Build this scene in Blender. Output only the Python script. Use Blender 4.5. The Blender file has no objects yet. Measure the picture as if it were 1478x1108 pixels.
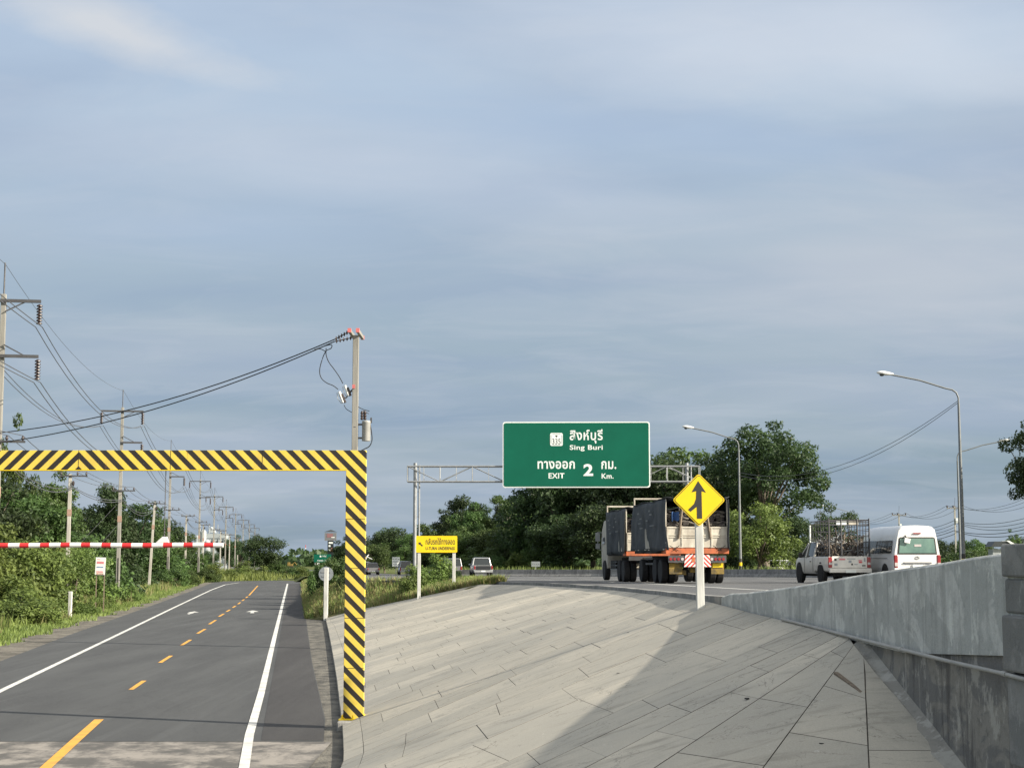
import bpy, math, random
import numpy as np
from mathutils import Vector, Matrix
R = math.radians
HAZE = 0
random.seed(7)
sc = bpy.context.scene
COL = sc.collection
CZ = 3.3                                   # eye height over the lower road
F_PX, TH = 2240.0, math.atan(254 / 2240.0)

# ------------------------------------------------------------------ camera
cam_d = bpy.data.cameras.new('camera'); cam = bpy.data.objects.new('camera', cam_d); COL.objects.link(cam)
cam.location = (0, 0, CZ); cam.rotation_euler = (math.pi / 2 + TH, 0, 0)
cam_d.sensor_width = 36; cam_d.lens = 36 * F_PX / 1478
cam_d.clip_start = .1; cam_d.clip_end = 9000
sc.camera = cam
# ------------------------------------------------------------------ sun and sky
SUN_DIR = Vector((.93, -.37, 0)).normalized(); EL = R(27)
sd = Vector((SUN_DIR.x * math.cos(EL), SUN_DIR.y * math.cos(EL), math.sin(EL)))
sl = bpy.data.lights.new('sun', 'SUN'); sl.energy = 5.0; sl.angle = R(.6); sl.color = (1, .915, .78)
so = bpy.data.objects.new('sun', sl); COL.objects.link(so); so.rotation_euler = sd.to_track_quat('Z', 'Y').to_euler()
w = bpy.data.worlds.new('World'); sc.world = w; w.use_nodes = True
nt = w.node_tree; N = nt.nodes; Lk = nt.links
bg = N['Background']
sky = N.new('ShaderNodeTexSky'); sky.sky_type = 'NISHITA'; sky.sun_disc = False
sky.sun_elevation = EL; sky.sun_rotation = math.atan2(sd.x, sd.y); sky.air_density = 1.2; sky.dust_density = 2.0; sky.ozone_density = 1.5
tc = N.new('ShaderNodeTexCoord')
sep = N.new('ShaderNodeSeparateXYZ'); Lk.new(tc.outputs['Generated'], sep.inputs[0])
def wmath(op, a, b=None, c=None):
    n = N.new('ShaderNodeMath'); n.operation = op
    for i, v in enumerate((a, b, c)):
        if v is None: continue
        if isinstance(v, (int, float)): n.inputs[i].default_value = v
        else: Lk.new(v, n.inputs[i])
    return n.outputs[0]
zc = wmath('ADD', wmath('MAXIMUM', sep.outputs[2], 0.0), .16)
cmb = N.new('ShaderNodeCombineXYZ')
Lk.new(wmath('DIVIDE', sep.outputs[0], zc), cmb.inputs[0]); Lk.new(wmath('DIVIDE', sep.outputs[1], zc), cmb.inputs[1])
def wnoise(scale, detail, sx=1, sy=1, off=0, rough=.5, dist=0):
    m = N.new('ShaderNodeMapping'); Lk.new(cmb.outputs[0], m.inputs[0]); m.inputs['Scale'].default_value = (sx, sy, 1); m.inputs['Location'].default_value = (off, off * .7, off)
    m.inputs['Rotation'].default_value = (0, 0, R(14))
    n = N.new('ShaderNodeTexNoise'); n.inputs['Scale'].default_value = scale; n.inputs['Detail'].default_value = detail
    n.inputs['Roughness'].default_value = rough; n.inputs['Distortion'].default_value = dist
    Lk.new(m.outputs[0], n.inputs['Vector']); return n.outputs[0]
def wramp(src, stops):
    r = N.new('ShaderNodeValToRGB'); Lk.new(src, r.inputs[0]); e = r.color_ramp.elements
    e[0].position, e[0].color = stops[0][0], (*stops[0][1], 1); e[1].position, e[1].color = stops[1][0], (*stops[1][1], 1)
    for p, c in stops[2:]:
        k = e.new(p); k.color = (*c, 1)
    return r.outputs[0]
def g3(v): return (v, v, v)
def wmix(f, a, b):
    n = N.new('ShaderNodeMix'); n.data_type = 'RGBA'
    Lk.new(f, n.inputs[0]) if not isinstance(f, float) else setattr(n.inputs[0], 'default_value', f)
    for s, v in ((n.inputs[6], a), (n.inputs[7], b)):
        if isinstance(v, tuple): s.default_value = (*v, 1)
        else: Lk.new(v, s)
    return n.outputs[2]
SKY_K = .082
scl = N.new('ShaderNodeVectorMath'); scl.operation = 'SCALE'; Lk.new(sky.outputs[0], scl.inputs[0]); scl.inputs['Scale'].default_value = SKY_K
# layers of thin high cloud, streaked across
haze_c = wramp(sep.outputs[2], [(0.0, (.138, .190, .234)), (.09, (.156, .213, .266)), (.19, (.222, .275, .335)), (.34, (.30, .362, .445)), (.55, (.35, .39, .45)), (1.0, (.38, .405, .44))])
c1 = wmix(.88, scl.outputs[0], haze_c)
m1 = wramp(wnoise(1.1, 5, .55, 1.0, 3.1, .5, .6), [(.38, g3(0)), (.66, g3(.72))])
c2 = wmix(m1, c1, (.275, .312, .360))
m2 = wramp(wnoise(1.7, 5, .7, 1.3, 11.3, .5, .4), [(.40, g3(0)), (.74, g3(.50))])
c3 = wmix(m2, c2, (.155, .208, .305))
m3 = wramp(wnoise(3.4, 8, .8, 1.5, 27.7, .6, .8), [(.48, g3(0)), (.76, g3(.26))])
c4 = wmix(m3, c3, (.33, .355, .395))
# one brighter cumulus, up and to the left
def blob(cx, cy, rx, ry, ang):
    m = N.new('ShaderNodeMapping'); m.vector_type = 'TEXTURE'; Lk.new(cmb.outputs[0], m.inputs[0])
    m.inputs['Location'].default_value = (cx, cy, 0); m.inputs['Rotation'].default_value = (0, 0, ang); m.inputs['Scale'].default_value = (rx, ry, 1)
    l = N.new('ShaderNodeVectorMath'); l.operation = 'LENGTH'; Lk.new(m.outputs[0], l.inputs[0]); return l.outputs['Value']
bn = wmath('MULTIPLY', wmath('SUBTRACT', wnoise(6.0, 8, 1, 1, 41.0, .6), .5), 1.3)
def dirp(px, py):
    u, v = px - 739, 554 - py
    d = Vector((u, F_PX * math.cos(TH) - v * math.sin(TH), F_PX * math.sin(TH) + v * math.cos(TH))).normalized()
    return d.x / (d.z + .16), d.y / (d.z + .16)
bx, by = dirp(165, 45)
ex_, ey_ = dirp(340, 110)
b1 = wramp(wmath('ADD', blob(bx, by, .25, .085, math.atan2(ey_ - by, ex_ - bx)), bn), [(.05, g3(.60)), (1.05, g3(0))])
c5 = wmix(b1, c4, (.43, .425, .42))
def patch(px, py, rx, ry, ang, amp, col, src, nz):
    x_, y_ = dirp(px, py)
    f = wramp(wmath('ADD', blob(x_, y_, rx, ry, ang), wmath('MULTIPLY', wmath('SUBTRACT', wnoise(nz, 7, .8, 1.2, px * .013, .55, .5), .5), 1.6)), [(.1, g3(amp)), (1.1, g3(0))])
    return wmix(f, src, col)
c5 = patch(1150, 60, .62, .22, .1, .42, (.42, .445, .485), c5, 2.2)
c5 = patch(1300, 400, .75, .55, .2, .50, (.335, .352, .385), c5, 2.0)
c5 = patch(560, 250, .75, .22, .35, .40, (.34, .375, .435), c5, 2.4)
c5 = patch(250, 330, .6, .25, .3, .40, (.235, .30, .40), c5, 2.0)
c5 = patch(960, 190, .7, .14, .2, .40, (.22, .285, .39), c5, 2.6)
c5 = patch(1250, 560, .9, .5, .0, .35, (.27, .305, .345), c5, 1.6)
# thin cloud lit up round the sun, behind the camera
dt = N.new('ShaderNodeVectorMath'); dt.operation = 'DOT_PRODUCT'; Lk.new(tc.outputs['Generated'], dt.inputs[0]); dt.inputs[1].default_value = sd
gl_ = wramp(dt.outputs['Value'], [(.15, g3(0)), (.98, g3(1.0))])
c5 = wmix(gl_, c5, (.84, .80, .72))
Lk.new(c5, bg.inputs['Color']); bg.inputs['Strength'].default_value = 1.0
sc.view_settings.view_transform = 'Standard'; sc.view_settings.look = 'None'; sc.view_settings.gamma = 1
sc.view_settings.exposure = .85

# ------------------------------------------------------------------ geometry of the place
def ray(px, py):
    u, v = px - 739, 554 - py
    return Vector((u, F_PX * math.cos(TH) - v * math.sin(TH), F_PX * math.sin(TH) + v * math.cos(TH)))
def at(px, py, Y):                         # the point of the place seen at a photo position, at distance Y
    r = ray(px, py); t = Y / r.y; return Vector((r.x * t, Y, CZ + r.z * t))
def zr(Y): return 0.0 if Y < 32 else min(.65, .0043 * (Y - 32))          # lower road
def zh(Y): return max(.66, 2.84 - .0073 * Y)                              # highway
def on(px, py, f):
    r = ray(px, py); Y = 60.0
    for _ in range(200): Y = .6 * Y + .4 * max(3, min(3000, r.y * (f(Y) - CZ) / r.z))
    return at(px, py, Y)
def lerp(a, b, t): return a + (b - a) * t
def interp(pts, Y):
    if Y <= pts[0][1]: return pts[0][0]
    for (x0, y0), (x1, y1) in zip(pts, pts[1:]):
        if Y <= y1: return lerp(x0, x1, (Y - y0) / (y1 - y0))
    return pts[-1][0]

# ------------------------------------------------------------------ materials
def mat(name, col, rough=.7, metal=0.0, var=0.0, scale=4.0, bump=0.0, bscale=None, col2=None, detail=6, stretch=(1, 1, 1), spec=.5, island=0.0, coat=0.0):
    m = bpy.data.materials.new(name); m.use_nodes = True
    n = m.node_tree.nodes; l = m.node_tree.links; p = n['Principled BSDF']
    p.inputs['Roughness'].default_value = rough; p.inputs['Metallic'].default_value = metal
    p.inputs['Specular IOR Level'].default_value = spec; p.inputs['Coat Weight'].default_value = coat
    tcn = n.new('ShaderNodeTexCoord'); mp = n.new('ShaderNodeMapping'); mp.inputs['Scale'].default_value = stretch
    l.new(tcn.outputs['Object'], mp.inputs[0])
    c2 = col2 if col2 else tuple(c * (1 - var) for c in col)
    no = n.new('ShaderNodeTexNoise'); no.inputs['Scale'].default_value = scale; no.inputs['Detail'].default_value = detail; no.inputs['Roughness'].default_value = .6
    l.new(mp.outputs[0], no.inputs['Vector'])
    r = n.new('ShaderNodeValToRGB'); r.color_ramp.elements[0].position = .35; r.color_ramp.elements[1].position = .65
    r.color_ramp.elements[0].color = (*c2, 1); r.color_ramp.elements[1].color = (*col, 1)
    l.new(no.outputs[0], r.inputs[0]); out = r.outputs[0]
    if island:
        g = n.new('ShaderNodeNewGeometry'); hs = n.new('ShaderNodeHueSaturation'); mr = n.new('ShaderNodeMapRange')
        mr.inputs['To Min'].default_value = 1 - island; mr.inputs['To Max'].default_value = 1 + island
        l.new(g.outputs['Random Per Island'], mr.inputs[0]); l.new(mr.outputs[0], hs.inputs['Value']); l.new(out, hs.inputs['Color']); out = hs.outputs[0]
    l.new(out, p.inputs['Base Color'])
    if bump:
        bn_ = n.new('ShaderNodeTexNoise'); bn_.inputs['Scale'].default_value = bscale or scale * 5; bn_.inputs['Detail'].default_value = 5
        l.new(mp.outputs[0], bn_.inputs['Vector'])
        b = n.new('ShaderNodeBump'); b.inputs['Strength'].default_value = bump; b.inputs['Distance'].default_value = .03
        l.new(bn_.outputs[0], b.inputs['Height']); l.new(b.outputs[0], p.inputs['Normal'])
    return m
class G:                                    # tiny node-graph helper
    def __init__(s, name):
        s.m = bpy.data.materials.new(name); s.m.use_nodes = True; s.n = s.m.node_tree.nodes; s.l = s.m.node_tree.links; s.p = s.n['Principled BSDF']
        s.tc = s.n.new('ShaderNodeTexCoord').outputs['Object']
    def put(s, sock, v):
        if isinstance(v, (int, float)): sock.default_value = v
        elif isinstance(v, tuple): sock.default_value = (*v, 1) if len(v) == 3 and sock.type == 'RGBA' else v
        else: s.l.new(v, sock)
    def map(s, scale=(1, 1, 1), rot=0, loc=(0, 0, 0), src=None):
        m = s.n.new('ShaderNodeMapping'); s.l.new(src or s.tc, m.inputs[0]); m.inputs['Scale'].default_value = scale; m.inputs['Rotation'].default_value = (0, 0, rot); m.inputs['Location'].default_value = loc
        return m.outputs[0]
    def noise(s, vec, scale, detail=5, rough=.6, dist=0):
        t = s.n.new('ShaderNodeTexNoise'); s.l.new(vec, t.inputs['Vector']); t.inputs['Scale'].default_value = scale; t.inputs['Detail'].default_value = detail
        t.inputs['Roughness'].default_value = rough; t.inputs['Distortion'].default_value = dist; return t.outputs[0]
    def ramp(s, src, a, b, lo=0.0, hi=1.0):
        t = s.n.new('ShaderNodeMapRange'); t.interpolation_type = 'SMOOTHSTEP'; s.put(t.inputs[0], src); t.inputs[1].default_value = a; t.inputs[2].default_value = b
        t.inputs[3].default_value = lo; t.inputs[4].default_value = hi; return t.outputs[0]
    def mix(s, f, a, b, blend='MIX'):
        t = s.n.new('ShaderNodeMix'); t.data_type = 'RGBA'; t.blend_type = blend
        s.put(t.inputs[0], f); s.put(t.inputs[6], a); s.put(t.inputs[7], b); return t.outputs[2]
    def math(s, op, a, b=0.0):
        t = s.n.new('ShaderNodeMath'); t.operation = op; s.put(t.inputs[0], a); s.put(t.inputs[1], b); return t.outputs[0]
    def xyz(s, src=None):
        t = s.n.new('ShaderNodeSeparateXYZ'); s.l.new(src or s.tc, t.inputs[0]); return t.outputs
    def bump(s, h, strength=.3, dist=.02):
        b = s.n.new('ShaderNodeBump'); b.inputs['Strength'].default_value = strength; b.inputs['Distance'].default_value = dist
        s.l.new(h, b.inputs['Height']); s.l.new(b.outputs[0], s.p.inputs['Normal'])
    def out(s, col, rough=.8, spec=.4):
        s.put(s.p.inputs['Base Color'], col); s.put(s.p.inputs['Roughness'], rough); s.p.inputs['Specular IOR Level'].default_value = spec; return s.m
def asphalt(name, base, dark, rot=0.0, light=None):
    g = G(name); fine = g.noise(g.tc, 45, 4); big = g.noise(g.map((1, .12, 1), rot), .9, 6); st = g.noise(g.map((2.2, .05, 1), rot), 1.2, 4)
    c = g.mix(g.ramp(big, .35, .68), dark, base); c = g.mix(g.ramp(st, .5, .75, 0, .38), c, light or tuple(x * 1.5 for x in base))
    c = g.mix(g.ramp(fine, .3, .7, 0, .35), c, tuple(x * .55 for x in base), 'MIX')
    c = g.mix(g.ramp(g.noise(g.tc, 1.7, 8, .7), .63, .72, 0, .35), c, tuple(x * 1.8 for x in base))
    c = g.mix(g.ramp(g.noise(g.map(loc=(3, 3, 3)), 130, 2, .7), .42, .75, 0, .5), c, tuple(x * 2.0 for x in base))
    cr = g.math('ABSOLUTE', g.math('SUBTRACT', g.noise(g.map((1, .35, 1), rot, (4, 4, 0)), .5, 9, .6, 1.0), .5)); c = g.mix(g.ramp(cr, .0, .0022, .7, 0), c, tuple(x * .35 for x in base))
    sc_ = g.noise(g.map((4, .25, 1), rot, (7, 1, 0)), 1.5, 8, .75); c = g.mix(g.ramp(sc_, .64, .70, 0, .35), c, tuple(x * 2.3 for x in base))
    g.bump(g.noise(g.tc, 120, 3), .5, .01); return g.out(c, .88, .25)
M = {}
M['asphalt'] = asphalt('asphalt_lower', (.079, .082, .083), (.056, .058, .060), R(8))
M['asphalt_far'] = asphalt('asphalt_highway', (.115, .117, .118), (.085, .087, .09), R(20))
M['shoulder'] = asphalt('asphalt_shoulder', (.058, .057, .057), (.042, .041, .042), R(8))
def g_gravel():
    g = G('broken_gravel'); c = g.mix(g.ramp(g.noise(g.tc, .8, 9, .75), .38, .62), (.085, .08, .07), (.20, .185, .155))
    c = g.mix(g.ramp(g.noise(g.tc, 17, 5, .8), .52, .62, 0, .5), c, (.29, .27, .23)); c = g.mix(g.ramp(g.noise(g.map((1, 1, 1), loc=(5, 2, 0)), 6, 6, .7), .56, .66, 0, .7), c, (.035, .034, .03))
    g.bump(g.noise(g.tc, 22, 6, .8), .8, .04); return g.out(c, .95, .2)
M['gravel'] = g_gravel()
M['rubble'] = mat('dark_rubble', (.155, .145, .12), .95, col2=(.045, .043, .038), scale=2.6, detail=12, bump=1.0, bscale=18, stretch=(1, .6, 1))
def g_apron():
    g = G('worn_concrete_road'); c = g.mix(g.ramp(g.noise(g.map((1, .8, 1)), .9, 9, .7), .42, .6), (.10, .097, .092), (.27, .25, .225))
    c = g.mix(g.ramp(g.noise(g.map((2, .5, 1), R(8)), 1.6, 8, .75), .5, .72, 0, .8), c, (.085, .083, .08)); g.bump(g.noise(g.tc, 60, 4), .3, .01); return g.out(c, .9, .2)
M['apron'] = g_apron()
def g_slab():
    g = G('concrete_slabs'); a = g.n.new('ShaderNodeAttribute'); a.attribute_name = 'tone'; t = a.outputs['Fac']
    warm = g.mix(t, (.40, .378, .322), (.59, .542, .445))
    big = g.noise(g.map((1, 1, 1)), .28, 6, .6)
    c = g.mix(g.ramp(big, .4, .65, 0, .5), warm, (.31, .305, .275))
    st = g.noise(g.map((.5, 3.0, 1), R(-8)), 1.6, 7, .65, .4)
    c = g.mix(g.ramp(st, .50, .74, 0, .6), c, (.20, .188, .158))
    sp = g.noise(g.tc, 5.5, 9, .75); c = g.mix(g.ramp(sp, .60, .70, 0, .45), c, (.19, .185, .17))
    c = g.mix(g.ramp(g.noise(g.tc, 11, 6, .6, .3), .66, .72, 0, .6), c, (.62, .60, .55))
    c = g.mix(g.ramp(g.noise(g.map(loc=(9, 4, 2)), .9, 10, .72, .6), .56, .70, 0, .55), c, (.26, .25, .215))
    c = g.mix(g.ramp(g.noise(g.map(loc=(2, 8, 5)), 55, 3, .7), .3, .7, 0, .22), c, (.16, .15, .13))
    cr = g.math('ABSOLUTE', g.math('SUBTRACT', g.noise(g.map(loc=(1, 1, 7)), .55, 9, .62, .9), .5)); c = g.mix(g.ramp(cr, .0, .0035, .65, 0), c, (.10, .095, .085))
    g.bump(g.noise(g.tc, 38, 6, .7), .3, .012); return g.out(c, .88, .25)
M['slab'] = g_slab()
M['mortar'] = mat('dark_joint', (.17, .157, .135), .95, var=.5, scale=6)
def g_wall(name, a, b, dark, pale, streak=1.0):
    g = G(name); patch = g.noise(g.map((.55, .55, .8)), 1.6, 5, .55, 1.2)
    c = g.mix(g.ramp(patch, .47, .53), a, b)
    c = g.mix(g.ramp(g.noise(g.tc, 7, 8, .7), .45, .7, 0, .45), c, tuple(x * .62 for x in a))
    c = g.mix(g.ramp(g.noise(g.map(loc=(8, 2, 2)), 3.2, 10, .78), .52, .66, 0, .5), c, dark)
    c = g.mix(g.ramp(g.noise(g.map((2, 2, 1), loc=(1, 6, 2)), 2.1, 8, .7), .54, .62, 0, .6), c, pale)
    s1 = g.noise(g.map((2.2, 2.2, .14)), 1.9, 8, .75, .3); c = g.mix(g.ramp(s1, .5, .62, 0, streak), c, dark)
    s2 = g.noise(g.map((4, 4, .10), loc=(3, 7, 1)), 1.7, 6, .7); c = g.mix(g.ramp(s2, .60, .68, 0, streak * .8), c, pale)
    g.bump(g.noise(g.tc, 24, 7, .7), .5, .02); return g.out(c, .92, .2)
M['plaster'] = g_wall('grey_cement_plaster', (.56, .565, .53), (.43, .44, .415), (.26, .265, .25), (.72, .73, .67), .5)
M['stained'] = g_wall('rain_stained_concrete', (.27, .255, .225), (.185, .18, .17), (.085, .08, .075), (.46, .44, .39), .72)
M['block'] = g_wall('rough_cast_block', (.27, .265, .25), (.21, .21, .20), (.12, .12, .115), (.36, .36, .34), .3)
M['fillet'] = g_wall('patchy_mortar', (.40, .385, .34), (.30, .285, .25), (.16, .155, .14), (.50, .48, .43), .1)
M['barrier'] = g_wall('weathered_barrier', (.26, .26, .25), (.20, .20, .195), (.10, .10, .10), (.33, .33, .31), .6)
M['conc_pole'] = mat('concrete_pole', (.44, .42, .37), .9, var=.3, scale=1.2, stretch=(3, 3, .5), bump=.2)
M['conc_dark'] = mat('weathered_pole', (.30, .29, .26), .9, var=.35, scale=1.5, stretch=(3, 3, .4), bump=.2)
M['galv'] = mat('galvanised_steel', (.33, .345, .35), .55, .4, var=.25, scale=3)
M['pole_steel'] = mat('lamp_pole_steel', (.20, .215, .22), .6, .3, var=.25, scale=2)
M['dark_steel'] = mat('dark_steel', (.10, .10, .105), .6, .4, var=.3, scale=4)
M['insul'] = mat('brown_porcelain', (.045, .03, .028), .35, var=.3)
M['wire'] = mat('aluminium_cable', (.11, .115, .125), .6, .2, var=.2)
M['black'] = mat('black_rubber', (.018, .018, .019), .8, var=.3)
M['tyre'] = mat('tyre', (.016, .016, .017), .85, var=.3, scale=8)
M['rim'] = mat('wheel_rim', (.20, .20, .20), .5, .5, var=.3)
M['white'] = mat('white_paint', (.78, .78, .75), .45, var=.12, scale=2.2)
M['white_post'] = mat('painted_post', (.66, .66, .62), .6, var=.34, scale=3, stretch=(2, 2, .4), bump=.1)
M['line_w'] = mat('road_paint_white', (.68, .68, .64), .8, col2=(.42, .42, .40), scale=2.2, detail=10, bump=.2)
M['line_y'] = mat('road_paint_yellow', (.72, .36, .045), .8, col2=(.50, .26, .05), scale=2.5, detail=10, bump=.2)
M['green_sign'] = mat('sign_green', (.005, .118, .072), .6, var=.12, scale=.5, spec=.15)
M['yellow_sign'] = mat('sign_yellow', (.86, .62, .008), .45, var=.08, scale=2)
M['sign_white'] = mat('sign_white', (.80, .84, .80), .5, var=.05)
M['sign_black'] = mat('sign_black', (.035, .033, .03), .6, var=.1)
M['sign_back'] = mat('sign_back_metal', (.33, .36, .38), .45, .4, var=.2)
M['red'] = mat('red_paint', (.60, .035, .035), .5, var=.2, scale=3)
M['red_lamp'] = mat('red_lens', (.30, .018, .02), .2, var=.2, coat=.6)
M['clear_lamp'] = mat('clear_lens', (.55, .50, .48), .2, var=.2, coat=.6)
M['orange'] = mat('orange_paint', (.60, .15, .05), .7, col2=(.30, .10, .05), scale=3.5, detail=10)
M['cream'] = mat('cream_paint', (.58, .545, .46), .7, col2=(.36, .32, .26), scale=2.4, detail=10, stretch=(1.5, 1.5, .6))
M['yellow_dirty'] = mat('dirty_yellow_flap', (.30, .20, .035), .8, col2=(.09, .07, .035), scale=4)
M['tarp'] = mat('dark_tarpaulin', (.066, .073, .079), .8, col2=(.034, .040, .047), scale=1.5, bump=.5, bscale=9)
M['tarp_print'] = mat('faded_tarp_print', (.20, .21, .21), .85, var=.3, scale=6)
M['scrap'] = mat('scrap_bundles', (.14, .125, .10), .8, col2=(.04, .032, .035), scale=5, island=.5)
M['blue_tarp'] = mat('blue_sheet', (.03, .09, .25), .7, var=.4)
M['wood'] = mat('weathered_timber', (.24, .19, .14), .85, col2=(.14, .11, .08), scale=5, stretch=(1, 6, 6), bump=.3)
M['glass'] = mat('tinted_glass', (.018, .024, .026), .08, var=.2, spec=.8)
M['glass_green'] = mat('green_tinted_glass', (.16, .27, .22), .12, col2=(.09, .17, .15), scale=1.3, spec=.8)
M['car_white'] = mat('white_car_paint', (.74, .74, .72), .3, var=.08, scale=1, coat=.4)
M['car_cream'] = mat('dusty_white_paint', (.76, .735, .67), .45, var=.15, scale=2.5, coat=.15)
M['car_grey'] = mat('grey_car_paint', (.23, .23, .235), .35, .3, var=.1, coat=.4)
M['car_silver'] = mat('silver_car_paint', (.42, .43, .43), .35, .4, var=.1, coat=.4)
M['car_black'] = mat('black_car_paint', (.03, .032, .035), .3, var=.1, coat=.4)
M['grime'] = mat('under_body', (.03, .029, .027), .9, var=.3)
M['galv_grey'] = mat('transformer_grey', (.36, .36, .34), .6, .2, var=.2)
M['pink'] = mat('faded_red_tip', (.62, .17, .16), .7, var=.25)
M['rust'] = mat('faded_red_band', (.36, .235, .18), .85, var=.3, scale=4)
M['pvc'] = mat('grey_pipe', (.40, .39, .36), .6, var=.25, scale=3)
M['roof'] = mat('blue_grey_roof', (.045, .055, .06), .5, var=.3, scale=.8, stretch=(8, 1, 1))
M['bldg'] = mat('pale_cladding', (.42, .46, .47), .6, var=.3, scale=.5)
M['bark'] = mat('bark', (.17, .14, .11), .95, var=.45, scale=4, stretch=(2, 2, .4), bump=.5)
M['bark_pale'] = mat('pale_bark', (.32, .29, .24), .95, var=.45, scale=3, stretch=(2, 2, .4), bump=.4)
def g_ground(name, a, b, c3_):
    g = G(name); c = g.mix(g.ramp(g.noise(g.tc, .6, 8, .65), .38, .62), a, b); c = g.mix(g.ramp(g.noise(g.tc, 3.5, 8, .7), .5, .66, 0, .7), c, c3_)
    g.bump(g.noise(g.tc, 9, 8, .7), .8, .08); return g.out(c, .97, .1)
M['ground'] = g_ground('meadow_ground', (.060, .095, .028), (.125, .135, .045), (.16, .14, .08))
M['verge'] = g_ground('verge_grass_soil', (.085, .10, .035), (.17, .155, .075), (.20, .175, .12))
def leafmat(name, c, c2, trans=.35, island=.45):
    g = G(name); geo = g.n.new('ShaderNodeNewGeometry'); oi = g.n.new('ShaderNodeObjectInfo')
    col = g.mix(geo.outputs['Random Per Island'], c2, c)
    clump = g.noise(g.tc, .55, 3); col = g.mix(g.ramp(clump, .4, .62, 0, .55), col, tuple(min(1, x * 1.45) for x in c))
    hs = g.n.new('ShaderNodeHueSaturation'); g.l.new(col, hs.inputs['Color']); g.l.new(g.ramp(oi.outputs['Random'], 0, 1, .485, .515), hs.inputs['Hue']); g.l.new(g.ramp(oi.outputs['Random'], 0, 1, .8, 1.15), hs.inputs['Value'])
    g.l.new(hs.outputs[0], g.p.inputs['Base Color']); g.p.inputs['Roughness'].default_value = .55; g.p.inputs['Specular IOR Level'].default_value = .35
    tr = g.n.new('ShaderNodeBsdfTranslucent'); g.l.new(hs.outputs[0], tr.inputs['Color']); mx = g.n.new('ShaderNodeMixShader'); mx.inputs[0].default_value = trans
    o = g.n['Material Output']; g.l.new(g.p.outputs[0], mx.inputs[1]); g.l.new(tr.outputs[0], mx.inputs[2]); g.l.new(mx.outputs[0], o.inputs[0]); return g.m
M['leaf_dark'] = leafmat('leaf_dark', (.052, .086, .029), (.024, .042, .016))
M['leaf_mid'] = leafmat('leaf_mid', (.088, .142, .038), (.040, .072, .022))
M['leaf_light'] = leafmat('leaf_light', (.150, .205, .050), (.066, .105, .029))
M['leaf_grass'] = leafmat('grass_blades', (.20, .25, .065), (.085, .13, .034))
M['leaf_dry'] = leafmat('dry_grass_blades', (.27, .24, .11), (.13, .14, .05))

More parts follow.
